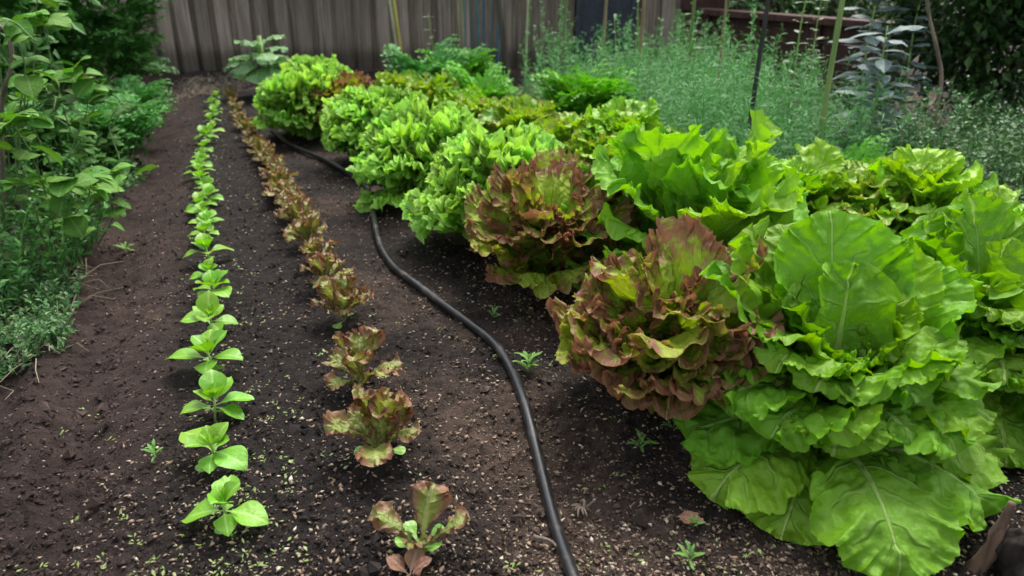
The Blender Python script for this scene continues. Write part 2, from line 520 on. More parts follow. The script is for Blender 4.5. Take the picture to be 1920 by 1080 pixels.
t = NT('weathered_board')
g = t.node('ShaderNodeTexCoord').outputs['Object']
ob = t.node('ShaderNodeObjectInfo').outputs['Random']
mp = t.node('ShaderNodeMapping'); t.l.new(g, mp.inputs['Vector']); mp.inputs['Scale'].default_value = (60, 60, 2.2)
cm = t.node('ShaderNodeCombineXYZ'); t.l.new(t.math('MULTIPLY', ob, 50), cm.inputs[0]); t.l.new(t.math('MULTIPLY', ob, 31), cm.inputs[2]); t.l.new(cm.outputs[0], mp.inputs['Location'])
grain = t.noise(mp.outputs[0], 1.0, 4, .6, .4)
blot = t.noise(g, 5.0, 3)
col = t.mix(t.step(grain, .3, .7), (.16, .127, .096), (.33, .275, .215))
col = t.mix(t.step(blot, .45, .7, 0, .6), col, (.13, .125, .085))
sz = t.node('ShaderNodeSeparateXYZ'); t.l.new(g, sz.inputs[0])
col = t.mix(t.step(t.math('ADD', sz.outputs[2], t.math('MULTIPLY', blot, -.12)), .14, .0, 0, .75), col, (.05, .043, .03))   # splashed earth at the foot
col = t.hsv(col, .5, .95, t.step(ob, 0, 1, .75, 1.2))
M['board'] = t.out(t.principled(col, .85, .25, t.bump(grain, .5, .004)))

def wood(name, c1, c2, sx=40, rough=.7):
    t = NT(name)
    g = t.node('ShaderNodeTexCoord').outputs['Object']
    mp = t.node('ShaderNodeMapping'); t.l.new(g, mp.inputs['Vector']); mp.inputs['Scale'].default_value = (sx, sx, 3)
    gr = t.noise(mp.outputs[0], 1, 4, .6, .5)
    ob = t.node('ShaderNodeObjectInfo').outputs['Random']
    col = t.hsv(t.mix(t.step(gr, .3, .7), c1, c2), .5, 1, t.step(ob, 0, 1, .8, 1.2))
    return t.out(t.principled(col, rough, .3, t.bump(gr, .4, .003)))
M['brown'] = wood('brown_stained_wood', (.045, .022, .018), (.085, .042, .033))
M['post'] = wood('old_post_wood', (.045, .035, .028), (.12, .10, .085))
M['bamboo_pale'] = wood('pale_bamboo', (.30, .29, .20), (.42, .40, .28), 20, .45)
M['bamboo_yellow'] = wood('yellow_bamboo', (.30, .26, .05), (.42, .38, .10), 20, .45)
M['bamboo_tan'] = wood('tan_bamboo', (.20, .14, .08), (.32, .25, .15), 20, .5)
M['bamboo_green'] = wood('green_bamboo', (.12, .19, .06), (.22, .27, .09), 20, .45)
M['dark_metal'] = wood('dark_stake', (.018, .018, .018), (.04, .038, .036), 30, .5)
M['twig'] = wood('dry_twig', (.10, .075, .055), (.22, .17, .13), 50, .8)
M['rot'] = wood('rotten_wood', (.006, .005, .004), (.035, .027, .021), 90, .95)
M['bark'] = wood('rough_bark', (.04, .028, .02), (.16, .10, .065), 60, .9)
def plain(name, c, rough=.5, spec=.4):
    t = NT(name)
    P = t.node('ShaderNodeTexCoord').outputs['Object']
    n = t.noise(P, 30, 3)
    col = t.mix(t.step(n, .3, .7), c, t.hsv((*c, 1), .5, .9, 1.5))
    return t.out(t.principled(col, rough, spec, t.bump(t.noise(P, 90, 3), .2, .002)))
M['slate'] = plain('slate_blue_panel', (.020, .026, .038), .55)
M['blue'] = plain('blue_plastic', (.012, .075, .14), .4)
M['teal'] = plain('teal_cord', (.03, .11, .12), .5)
M['dead_leaf'] = leaf_material('dead_leaf', (.19, .09, .05), (.23, .12, .07), (.28, .18, .12), trans=.1, nvein=9, cell=120, bump=.6, rib=.003, rough=.7)
M['shadow_leaf'] = leaf_material('deep_leaf', (.05, .13, .03), (.05, .13, .03), (.12, .2, .07), trans=.2, nvein=9, cell=120, bump=.3)
t = NT('black_hose')
P = t.node('ShaderNodeNewGeometry').outputs['Position']
dust = t.step(t.noise(P, 30, 5, .7), .48, .75)
col = t.mix(t.math('MULTIPLY', dust, .7), (.012, .012, .014), (.085, .068, .056))
M['hose'] = t.out(t.principled(col, t.step(dust, 0, 1, .30, .7), .5, t.bump(t.noise(P, 300, 3), .25, .001)))

# ================================================================== SETTING
def axis(segs):
    out = []
    for a, b, d in segs: out.append(np.arange(a, b, d))
    return np.concatenate(out)
gx = axis([(-60, -12, 6), (-12, -3, .5), (-3, -1.3, .03), (-1.3, -.7, .009), (-.7, .9, .0042), (.9, 1.8, .014), (1.8, 3.5, .05), (3.5, 12, .5), (12, 61, 6)])
gy = axis([(-60, -6, 6), (-6, .4, .2), (.4, .62, .02), (.62, 1.6, .0045), (1.6, 2.6, .008), (2.6, 4.2, .016), (4.2, 6.2, .04), (6.2, 12, .4), (12, 61, 6)])
GX, GY = np.meshgrid(gx, gy, indexing='ij')
def fine_relief(x, y):
    near = sstep(3.4, -2.0, np.abs(x)) * sstep(8, 3, y)
    lump = np.abs(fbm(x * 19, y * 19, 11, 4)) * .046
    crumb = fbm(x * 85, y * 85, 17, 3) * .022
    rake = .004 * np.sin((row_u(x, y) * 2 * PI / .05) + 3 * fbm(x * 3, y * 3, 8, 2))
    return (lump * (1 + .8 * sstep(-.12, -.3, row_u(x, y))) + crumb + rake * sstep(-.05, -.3, row_u(x, y))) * near - .006
GZ = Hlow(GX, GY) + fine_relief(GX, GY)
i, j = np.meshgrid(np.arange(len(gx) - 1), np.arange(len(gy) - 1), indexing='ij')
A0 = (i * len(gy) + j).ravel()
F = np.stack([A0, A0 + len(gy), A0 + len(gy) + 1, A0 + 1], 1)
ground = link('ground', make_mesh('ground', np.stack([GX, GY, GZ], -1).reshape(-1, 3), F, None, M['soil']))
tag(ground, 'dark crumbly garden soil with lighter dry patches', kind='structure')

def lumps(pos, size, squash=(.55, 1.0), seed=0, elong=1.0):
    """many small eight-sided lumps in one mesh"""
    rs = np.random.default_rng(seed)
    n = len(pos)
    base = np.array([(1, 0, 0), (-1, 0, 0), (0, 1, 0), (0, -1, 0), (0, 0, 1), (0, 0, -1)], float)
    Ft = np.array([(0, 2, 4), (2, 1, 4), (1, 3, 4), (3, 0, 4), (2, 0, 5), (1, 2, 5), (3, 1, 5), (0, 3, 5)])
    V = np.repeat(base[None], n, 0) * rs.uniform(.65, 1.3, (n, 6, 1))
    V += rs.normal(0, .18, V.shape)
    V[:, :, 0] *= elong
    V[:, :, 2] *= rs.uniform(*squash, (n, 1))
    # random turn
    ax = rs.normal(size=(n, 3)); ax /= np.linalg.norm(ax, axis=1)[:, None]
    ang = rs.uniform(-.7, .7, n); az = rs.uniform(0, 2 * PI, n)
    c, s = np.cos(az), np.sin(az)
    x, y = V[:, :, 0] * c[:, None] - V[:, :, 1] * s[:, None], V[:, :, 0] * s[:, None] + V[:, :, 1] * c[:, None]
    V[:, :, 0], V[:, :, 1] = x, y
    V = V + np.sin(ang)[:, None, None] * np.cross(ax[:, None], V)
    V = V * np.asarray(size)[:, None, None] + np.asarray(pos)[:, None]
    F = (Ft[None] + (np.arange(n) * 6)[:, None, None]).reshape(-1, 3)
    return V.reshape(-1, 3), F

def scatter_xy(n, ymax, seed, power=2.0):
    rs = np.random.default_rng(seed)
    out = np.zeros((0, 2))
    while len(out) < n:
        y = .68 + (ymax - .68) * rs.uniform(0, 1, n * 2) ** power
        x = rs.uniform(-.80, .80, n * 2) * (y + .1)
        u = row_u(x, y)
        keep = (u > -.75) & (u < 1.35)
        out = np.vstack([out, np.stack([x, y], 1)[keep]])
    return out[:n]

def on_ground(xy, lift):
    z = Hlow(xy[:, 0], xy[:, 1]) + fine_relief(xy[:, 0], xy[:, 1])
    return np.c_[xy, z + lift]

xy = scatter_xy(42000, 4.5, 21)
rs = np.random.default_rng(22)
sz = .0012 + .0048 * rs.uniform(0, 1, len(xy)) ** 4.5
V, F = lumps(on_ground(xy, sz * .3), sz, (.6, 1.0), 23)
xy2 = scatter_xy(900, 3.6, 24, 1.6)
u2 = row_u(xy2[:, 0], xy2[:, 1])
xy2 = xy2[(rs.uniform(0, 1, len(xy2)) < np.where(u2 < -.15, .9, .22))]
s2 = .005 + .011 * rs.uniform(0, 1, len(xy2)) ** 2.5
V2, F2 = lumps(np.repeat(on_ground(xy2, s2 * .1), 3, 0) + rs.normal(0, .45, (3 * len(xy2), 3)) * np.repeat(s2, 3)[:, None] * np.array([1, 1, .4]), np.repeat(s2, 3) * rs.uniform(.4, 1, 3 * len(s2)), (.5, .9), 26)
V, F = np.vstack([V, V2]), np.vstack([F, F2 + len(V)])
tag(link('soil_crumbs', make_mesh('soil_crumbs', V, F, None, M['crumb'], False)), 'loose crumbs and clods of dark soil strewn over the bed', 'soil crumbs', kind='stuff')

xy = scatter_xy(30000, 4.6, 31, 1.9)
u = row_u(xy[:, 0], xy[:, 1])
dens = .35 + .75 * vnoise(xy[:, 0] * 3.1, xy[:, 1] * 3.1, 44) + .35 * sstep(.25, .5, u)
dens *= sstep(-.32, .0, u) * .85 + .15
xy = xy[np.random.default_rng(3).uniform(0, 1, len(xy)) < dens * .8]
rs = np.random.default_rng(32)
sz = .0009 + .0021 * rs.uniform(0, 1, len(xy)) ** 2.4
V, F = lumps(on_ground(xy, sz * .8), sz, (.5, .9), 33, 1.9)
tag(link('vermiculite_flecks', make_mesh('vermiculite_flecks', V, F, None, M['fleck'], True)), 'tiny pale tan flecks and husks scattered on the soil', 'flecks', kind='stuff')

# ------------------------------------------------------------------ paling fence
FY = G(650, 128)[1]
fence = thing('wooden_fence', 'tall weathered grey-brown paling fence across the back of the garden', 'fence', (0, FY, 0))
rs = np.random.default_rng(5)
x = -3.6
k = 0
pal_mesh = []
for v in range(4):
    bw = .048
    rr = np.random.default_rng(50 + v)
    Vb, Fb = [], []
    zz = np.linspace(-.05, 1.9, 12)
    bow = .004 * np.sin(zz * 2.2 + v) 
    sec = np.array([(-bw, -.008), (-bw + .006, -.011), (bw - .006, -.011), (bw, -.008), (bw, .008), (-bw, .008)])
    V = np.array([(sx + bow[a] + .002 * rr.normal(), sy, z) for a, z in enumerate(zz) for sx, sy in sec])
    Fq = [(a * 6 + b, a * 6 + (b + 1) % 6, (a + 1) * 6 + (b + 1) % 6, (a + 1) * 6 + b) for a in range(11) for b in range(6)]
    pal_mesh.append(make_mesh('paling', V, Fq, None, M['board'], False))
while x < 1.12:
    for front in (True, False):
        p = link('paling', pal_mesh[k % 4], fence, (x + (0 if front else .072), (-.020 if front else .016) + rs.normal(0, .003), 0),
                 (rs.normal(0, .004), rs.normal(0, .006), rs.normal(0, .03)), (rs.uniform(.92, 1.08) if front else 1.25, 1, 1))
        k += 1
    x += .143 + rs.uniform(-.010, .010)
for z in (.35, 1.1, 1.7):
    Vb, Fb = box(-3.7, 1.15, .045, .095, z - .045, z + .045)
    link('rail', make_mesh('rail', Vb, Fb, None, M['board'], False), fence)

# dark brown boarded screen to the right of the paling fence
bs = thing('boarded_screen', 'dark red-brown upright boarded screen beyond the blue-grey panel', 'screen', (1.2, FY - .02, 0))
k = 0
for x in np.arange(.0, 1.05, .148):
    Vb, Fb = box(x, x + .140, rs.uniform(-.006, .002), .022, -.03, 1.6)
    link('plank', make_mesh('plank', Vb, Fb, None, M['brown'], False), bs)
Vb, Fb = box(-.02, 1.07, -.035, -.008, .40, .47)
link('rail', make_mesh('rail', Vb, Fb, None, M['brown'], False), bs)

# slate blue panel
px0, px1 = at_depth(1082, 60, FY - .22)[0], at_depth(1152, 60, FY - .22)[0]
Vb, Fb = box(px0, px1 + .12, FY - .24, FY - .17, -.02, 1.35)
pan = thing('slate_panel', 'dark slate-blue flat panel standing against the back fence', 'panel', (0, 0, 0))
link('sheet', make_mesh('sheet', Vb, Fb, None, M['slate'], False), pan)
for xx in (px0 - .012, (px0 + px1) / 2 + .05, px1 + .108):
    Vb, Fb = box(xx, xx + .03, FY - .262, FY - .243, -.02, 1.36)
    link('batten', make_mesh('batten', Vb, Fb, None, M['slate'], False), pan)

# low brown retaining wall that comes forward on the right
A = Vector((1.28, 5.30, 0)); B = Vector((1.98, 3.95, 0))
dirw = (B - A); Lw = dirw.length
rw = thing('timber_retaining_wall', 'low dark brown timber retaining wall with a cap rail, behind the stakes', 'wall', A, rz=math.atan2(dirw.y, dirw.x))
rw['kind'] = 'thing'
for z in (0, .098, .196, .294):
    Vb, Fb = box(0, Lw, -.02 + rs.uniform(-.004, .004), .02, z + .003, z + .093)
    link('plank', make_mesh('plank', Vb, Fb, None, M['brown'], False), rw)
for xx in np.linspace(.05, Lw - .1, 4):
    Vb, Fb = box(xx, xx + .06, -.05, -.027, -.02, .388)
    link('post', make_mesh('post', Vb, Fb, None, M['brown'], False), rw)
Vb, Fb = box(-.03, Lw + .03, -.085, .05, .392, .427)
link('cap_rail', make_mesh('cap_rail', Vb, Fb, None, M['brown'], False), rw)

# ================================================================== PLANTS
def put_leaf(parent, me, az, roll=0.0, tilt=0.0, scale=1.0, loc=(0, 0, 0), name='leaf'):
    return link(name, me, parent, loc, Euler((roll, tilt, az), 'XYZ'), scale)

ORD = ['nearest', 'second', 'third', 'fourth', 'fifth', 'sixth', 'seventh', 'eighth', 'ninth', 'tenth', 'eleventh', 'twelfth',
       'thirteenth', 'fourteenth', 'fifteenth', 'sixteenth', 'seventeenth', 'eighteenth', 'nineteenth', 'twentieth', 'twenty-first', 'twenty-second', 'twenty-third', 'twenty-fourth', 'twenty-fifth', 'twenty-sixth', 'twenty-seventh', 'twenty-eighth', 'twenty-ninth', 'thirtieth', 'thirty-first', 'thirty-second']

# ------------------------------------------------------------------ frilly, wavy, red and bronze heads
def frill_pool(prefix, mat, n, L, W, amp, style, seed):
    """three tiers of leaves: outer (flopping), middle, heart"""
    tiers = []
    for tier in range(3):
        ms = []
        for v in range(n):
            sd = seed + tier * 40 + v * 7
            r_ = np.random.default_rng(sd)
            a0, a1, k = [(30, 92, 1.3), (18, 56, 1.4), (3, 26, 1.6)][tier]
            cup = [(-.1), .25, .5][tier] + r_.uniform(-.2, .2)
            if style == 'frilly':
                a1 += [0, -2, -10][tier]
                ruf = ((amp * .8, r_.uniform(8, 11), 1.1), (amp * .9, r_.uniform(20, 26), 1.4), (amp * .62, r_.uniform(40, 48), 2.0))
                teeth, nq, nr, bl, bf = (.34, 24), 261, 16, 2.0, 17
            elif style == 'red':
                a0, a1, k = [(17, 78, 1.9), (10, 48, 1.8), (3, 24, 1.6)][tier]
                cup = [.35, .5, .7][tier] + r_.uniform(-.2, .2)
                ruf = ((amp * .75, r_.uniform(5, 6.5), 1.5), (amp * .42, r_.uniform(13, 17), 2.2), (amp * .50, r_.uniform(40, 46), 5.0))
                teeth, nq, nr, bl, bf = (.07, 40), 361, 21, .75, 12
            else:
                ruf = ((amp, r_.uniform(5, 6.5), 1.4), (amp * .5, r_.uniform(13, 17), 2.0), (amp * .26, r_.uniform(36, 44), 3.4))
                teeth, nq, nr, bl, bf = (.09, 34), 241, 17, .9, 12
            a0 += r_.uniform(-5, 5); a1 += r_.uniform(-12, 12)
            ms.append(leaf_mesh('leaf', mat, L=L * [1.0, .98, .84][tier] * r_.uniform(.92, 1.06), W=W * [1.0, .95, .75][tier] * r_.uniform(.9, 1.1),
                                prof='fan', a=(a0, a1, k), cup=cup, ruf=ruf, curl=.85, teeth=teeth, blister=amp * bl, bfreq=bf, crumple=1.0 if style == 'frilly' else .4, midk={'frilly': .22, 'red': .26}.get(style, .40), seed=sd, nq=nq, nr=nr, twist=r_.uniform(-.35, .35)))
        tiers.append(ms)
    return tiers

def head(name, label, cat, xy, tiers, counts=(11, 12, 9), scale=1.0, seed=0, group=None, lean=(0, 0), sink=.01):
    r_ = np.random.default_rng(seed)
    z = H(*xy)
    t = thing(name, label, cat, (xy[0], xy[1], z - sink), group, rz=r_.uniform(0, 6.28))
    t.rotation_euler = (r_.normal(0, .06), r_.normal(0, .06), r_.uniform(0, 6.28))
    t.scale = (r_.uniform(.96, 1.08), r_.uniform(.96, 1.08), r_.uniform(.95, 1.08))
    az = 0
    for tier in range(3):
        for i in range(counts[tier]):
            az += rad(137.5) + r_.uniform(-.15, .15)
            f = i / max(1, counts[tier] - 1)
            ln = [1.0, .0, .0][tier]
            me = tiers[tier][r_.integers(len(tiers[tier]))]
            tilt = [rad(18) * (1 - 1.6 * f), rad(14) * (1 - 2 * f), rad(10) * (1 - 2 * f)][tier]
            put_leaf(t, me, az, r_.uniform(-.12, .12), tilt, scale * r_.uniform(.9, 1.08) * [1.0 - .08 * (1 - f), 1.0, 1.0 - .25 * f][tier],
                     (0, 0, .004 + .018 * scale * (tier + f)))
    Vt, Ft, Ut = tube([(0, 0, -.02), (0, 0, .03), (0, 0, .06 * scale)], [.018, .017, .012], 8)
    g = Geo(); g.add(Vt, Ft, Ut)
    link('stem', g.mesh('stem', M['stem']), t)
    return t

pool_frilly = frill_pool('frilly', M['frilly'], 6, .275, .100, .0175, 'frilly', 100)
pool_red = frill_pool('red', M['red'], 5, .30, .165, .019, 'red', 300)
pool_wavy = frill_pool('wavy', M['wavy'], 5, .335, .130, .022, 'wavy', 500)
pool_bronze = frill_pool('bronze', M['bronze'], 5, .235, .105, .017, 'wavy', 700)
pool_yellow = frill_pool('yellow', M['yellow'], 5, .235, .105, .017, 'wavy', 900)

head('red_leaf_lettuce', 'large red-tipped ruffled lettuce touching the big smooth green lettuce', 'lettuce', G(1243, 772), pool_red, (14, 9, 7), .90, 1, 'big lettuces in the front row', sink=.035)
head('wavy_lettuce', 'pale green wavy lettuce standing tall between the two red ones', 'lettuce', G(1275, 560), pool_wavy, (10, 11, 8), 1.08, 12, 'big lettuces in the front row')
head('red_leaf_lettuce', 'red-brown ruffled lettuce beside the bend of the black hose', 'lettuce', G(1024, 540), pool_red, (14, 9, 7), .90, 3, 'big lettuces in the front row', sink=.02)
head('frilly_lettuce', 'bright green frilly lettuce directly behind the red one at the hose bend', 'lettuce', G(934, 464), pool_frilly, (16, 20, 18), .98, 4, 'big lettuces in the front row')
head('frilly_lettuce', 'bright green frilly lettuce, second of the row of frilly heads from the camera', 'lettuce', G(808, 374), pool_frilly, (16, 20, 18), .95, 5, 'big lettuces in the front row')
head('frilly_lettuce', 'bright green frilly lettuce in front of the far dark red one', 'lettuce', G(708, 308), pool_frilly, (16, 20, 18), .90, 6, 'big lettuces in the front row')
head('red_leaf_lettuce', 'small far dark red-brown lettuce squeezed between green frilly heads', 'lettuce', G(642, 258), pool_red, (10, 10, 8), .88, 7, 'big lettuces in the front row')
head('frilly_lettuce', 'farthest bright green frilly lettuce, next to the pale arching kale', 'lettuce', G(582, 258), pool_frilly, (16, 20, 18), .98, 8, 'big lettuces in the front row')
head('frilly_lettuce', 'green frilly lettuce half hidden behind the far dark red one', 'lettuce', G(600, 205), pool_frilly, (11, 12, 9), .85, 9, 'big lettuces in the front row')

# second row, behind the first
back = [((742, 222), 'b', .85, 'bronze low lettuce behind the third frilly green head'),
        ((800, 240), 'b', .95, 'yellow-bronze lettuce in the back row below the dark carrot tops'),
        ((868, 250), 'y', .85, 'yellow-green lettuce in the back row below the light carrot tops'),
        ((905, 280), 'b', .95, 'bronze tinted lettuce in the back row behind the nearest frilly head'),
        ((980, 300), 'b', .95, 'yellow-bronze lettuce in the back row beside the dark wooden post'),
        ((1050, 330), 'b', .95, 'bronze lettuce in the back row behind the hose-bend red lettuce'),
        ((1110, 345), 'b', .85, 'green and bronze lettuce in the back row under the light carrot clump'),
        ((1172, 330), 'y', 1.05, 'bright yellow-green lettuce standing up before the blue-green feathery plants'),
        ((1290, 420), 'b', .85, 'bronze lettuce in the back row hidden behind the tall wavy lettuce'),
        ((1478, 455), 'y', .95, 'yellow-green frilly lettuce at the foot of the black stake'),
        ((1580, 470), 'b', .95, 'bronze edged lettuce at the foot of the green and yellow stake'),
        ((1700, 480), 'y', 1.05, 'yellow-green lettuce rising behind the big smooth lettuce'),
        ((1868, 560), 'y', .95, 'yellow-green lettuce behind the smooth lettuce at the picture edge')]
for n_, (p, kind, s_, lab) in enumerate(back):
    head('bronze_lettuce' if kind == 'b' else 'yellow_green_lettuce', lab, 'lettuce', G(*p), pool_bronze if kind == 'b' else pool_yellow, (9, 10, 8), s_, 60 + n_, 'lettuces in the back row')

# ------------------------------------------------------------------ the smooth lettuces in front
def romaine_leaf(seed, L, W, a, cup=.5, amp=.013, prof='romaine', nq=81, twist=0.0, teeth=.05):
    r_ = np.random.default_rng(seed)
    return leaf_mesh('leaf', M['romaine'], L=L, W=W, prof=prof, a=a, cup=cup,
                     ruf=((amp, r_.uniform(4.5, 6), 1.6), (amp * .5, r_.uniform(12, 16), 2.0), (amp * .30, r_.uniform(34, 42), 3.2)),
                     curl=.5, teeth=(teeth, 26), blister=.014, bfreq=11, seed=seed, nq=221, nr=18, twist=twist)

def romaine(label, xy, leaves, seed, base=.0):
    t = thing('smooth_lettuce', label, 'lettuce', (xy[0], xy[1], H(*xy) - .01), 'big lettuces in the front row')
    for i, lf in enumerate(leaves):
        az, a0, a1, k, L, W, cup, z = lf[:8]
        amp = lf[8] if len(lf) > 8 else .014
        me = romaine_leaf(seed + i * 11, L, W, (a0, a1, k), cup, amp, twist=((i * 37) % 11 - 5) * .03)
        r_ = rad(az)
        put_leaf(t, me, r_, 0, 0, 1.0, (.012 * math.cos(r_), .012 * math.sin(r_), z))
    Vt, Ft, Ut = tube([(0, 0, -.02), (0, 0, .04), (0, 0, .10)], [.024, .022, .014], 10)
    g = Geo(); g.add(Vt, Ft, Ut)
    link('stem', g.mesh('stem', M['stem']), t)
    return t

#        az   a0  a1   k    L    W(half) cup  z
LV = [(  98,  4,  24, 1.3, .345, .100, .60, .05, .022),
      (  76,  8,  30, 1.3, .335, .100, .50, .05, .022),
      ( 116, 10,  38, 1.3, .34, .105, .40, .045, .024),
      ( 140, 12,  46, 1.3, .35, .105, .35, .04, .022),
      (  52, 12,  44, 1.3, .33, .105, .40, .04, .020),
      ( 155, 18,  60, 1.3, .33, .110, .35, .04),
      (  30, 18,  56, 1.3, .32, .110, .35, .04),
      (  84, -2,   8, 1.3, .26, .090, 1.7, .07),
      ( 172, 20, 118, 1.3, .235, .086, .30, .07),
      ( 198, 24, 122, 1.3, .230, .084, .35, .07),
      ( 224, 26, 126, 1.3, .215, .080, .35, .07),
      ( 250, 28, 130, 1.3, .190, .072, .35, .08),
      ( 186, 36, 136, 1.1, .245, .090, -.20, .03),
      ( 211, 42, 138, 1.1, .255, .092, -.25, .02),
      ( 237, 46, 140, 1.1, .240, .086, -.20, .02),
      ( -91, 48, 138, 1.0, .290, .092, -.15, .04, .012),
      (-120, 24, 128, 1.3, .200, .074, .35, .08),
      ( -76, 24, 132, 1.3, .185, .068, .35, .09),
      ( -56, 28, 128, 1.3, .215, .080, .30, .07),
      ( -30, 28, 124, 1.3, .230, .086, .30, .07),
      ( -46, 46, 136, 1.1, .255, .090, -.20, .03),
      ( -15, 44, 132, 1.1, .260, .094, -.20, .03),
      (  -6, 26, 116, 1.3, .240, .090, .30, .07),
      ( 190, 10,  96, 1.9, .24, .082, .45, .08, .011),
      ( 214, 12, 108, 1.8, .23, .080, .40, .08, .011),
      ( 236, 14, 112, 1.8, .21, .076, .40, .08, .011),
      (-105, 16, 110, 1.8, .185, .066, .45, .09),
      ( -66, 16, 116, 1.8, .185, .066, .40, .09),
      (-138, 14, 104, 1.8, .205, .074, .45, .09),
      ( -20, 14,  98, 1.8, .23, .085, .45, .08),
      ( -45, 14, 106, 1.8, .21, .078, .45, .09),
      ( -88,  8,  70, 2.0, .150, .060, .80, .08),
      (-122,  6,  60, 2.0, .165, .064, .85, .08),
      ( -52,  6,  60, 2.0, .165, .064, .85, .08),
      ( 172,  6,  46, 1.8, .23, .080, .80, .07),
      (   5,  6,  46, 1.8, .23, .080, .80, .07),
      ( 160,  8,  36, 1.4, .20, .075, .80, .08),
      (  20,  8,  36, 1.4, .20, .075, .80, .08),
      (-100,  8,  34, 1.4, .135, .055, .95, .09, .008),
      ( 140,  2,  16, 1.3, .15, .050, 1.1, .09, .008),
      (  40,  2,  16, 1.3, .15, .050, 1.1, .09, .008),
      ( -30,  4,  20, 1.3, .12, .045, 1.2, .09, .008),
      ( 200,  4,  20, 1.3, .12, .045, 1.2, .09, .008)]
romaine('biggest smooth bright green lettuce in front, with an open heart facing the camera', (.475, .955), LV, 2000)
LV2 = [(az + 20 + (i % 5) * 7, a0, a1, k, L * .93, W, c, z, *r) for i, (az, a0, a1, k, L, W, c, z, *r) in enumerate(LV) if i not in (16,)]
romaine('smooth green lettuce with round leaves cut off by the picture edge', (.80, 1.12), LV2, 3000)

# ------------------------------------------------------------------ seedlings
ov = [leaf_mesh('leaf', M['seedling'], L=.062, W=.0215, prof='ovate', a=(58 + 6 * v, 112 + 9 * (v % 3), 1.2), cup=-.25 + .1 * v, ruf=((.0018, 3, 2),), curl=.3, seed=40 + v, nq=37, nr=8, fold=.18, blister=.0006) for v in range(5)]
ovu = [leaf_mesh('leaf', M['seedling'], L=.052, W=.0195, prof='ovate', a=(22 + 6 * v, 70 + 9 * (v % 3), 1.2), cup=.15, ruf=((.0018, 3, 2),), curl=.3, seed=50 + v, nq=37, nr=8, fold=.2, blister=.0006) for v in range(4)]
ovs = [leaf_mesh('leaf', M['seedling'], L=.026, W=.0075, prof='ovate', a=(8 + 6 * v, 34, 1.2), cup=.5, ruf=((.001, 3, 2),), seed=60 + v, nq=21, nr=5, fold=.3) for v in range(3)]
cot = [leaf_mesh('cotyledon', M['cotyledon'], L=.030, W=.0085, prof='spoon', a=(72, 100 + 10 * v, 1.2), cup=.1, ruf=((.0005, 2, 2),), seed=66 + v, nq=21, nr=5) for v in range(2)]
seed_px = [(424, 985, 1.0), (402, 862, .98), (402, 778, 1.0), (398, 692, 1.05), (398, 622, .92), (404, 566, .98), (392, 492, 1.05), (388, 452, .98),
           (384, 412, .98), (388, 380, .95), (378, 350, .95), (374, 326, .9), (378, 304, .85), (388, 268, 1.0), (398, 250, .95), (404, 222, .9), (400, 204, .85), (408, 190, .8),
           (388, 431, .85), (382, 396, .85), (386, 365, .85), (372, 338, .85), (380, 315, .85), (383, 286, .85), (392, 259, .9), (396, 236, .85), (405, 213, .85), (394, 528, .7)]
seed_px.sort(key=lambda p: -p[1])
for i, (px, py, s_) in enumerate(seed_px):
    r_ = np.random.default_rng(800 + i)
    x, y = G(px, py)
    s_ *= 1.04 if i == 0 else 1.14 if i < 7 else .96
    z = H(x, y)
    t = thing('green_seedling', ('nearest' if i == 0 else ORD[i]) + ' light green broad-leaved seedling from the camera in the left row', 'seedling', (x, y, z), 'green seedlings in the left row')
    a = r_.uniform(-.6, .6)
    s_ *= r_.uniform(.9, 1.12)
    t.rotation_euler = (r_.normal(0, .09), r_.normal(0, .09), 0)
    h = .028 * s_
    Vt, Ft, Ut = tube([(0, 0, -.01), (.001, 0, h * .6), (0, 0, h + .012)], [.0026, .0024, .0016], 6)
    g = Geo(); g.add(Vt, Ft, Ut); link('stem', g.mesh('stem', M['stem']), t)
    for q_, (az, pool, zz, sc_) in enumerate([(a, ov, h * .8, 1.0), (a + PI, ov, h * .8, 1.0), (a + PI / 2, ovu, h, 1.0), (a - PI / 2, ovu, h, .95), (a + .6, ovu, h * .95, .9), (a + 2.5, ovu, h * .95, .85), (a - 1.1, ov, h * .7, .8),
                                              (a + .7, ovs, h + .008, 1.0), (a + .7 + PI, ovs, h + .008, .95), (a + 2.2, ovs, h + .01, .8),
                                              (a - PI / 2 + .4, cot, h * .45, 1.0), (a + PI / 2 + .4, cot, h * .45, 1.0)]):
        put_leaf(t, pool[r_.integers(len(pool))], az + r_.uniform(-.35, .35), r_.uniform(-.15, .15), r_.uniform(-.2, .2), s_ * sc_ * r_.uniform(.8, 1.12), (0, 0, zz))

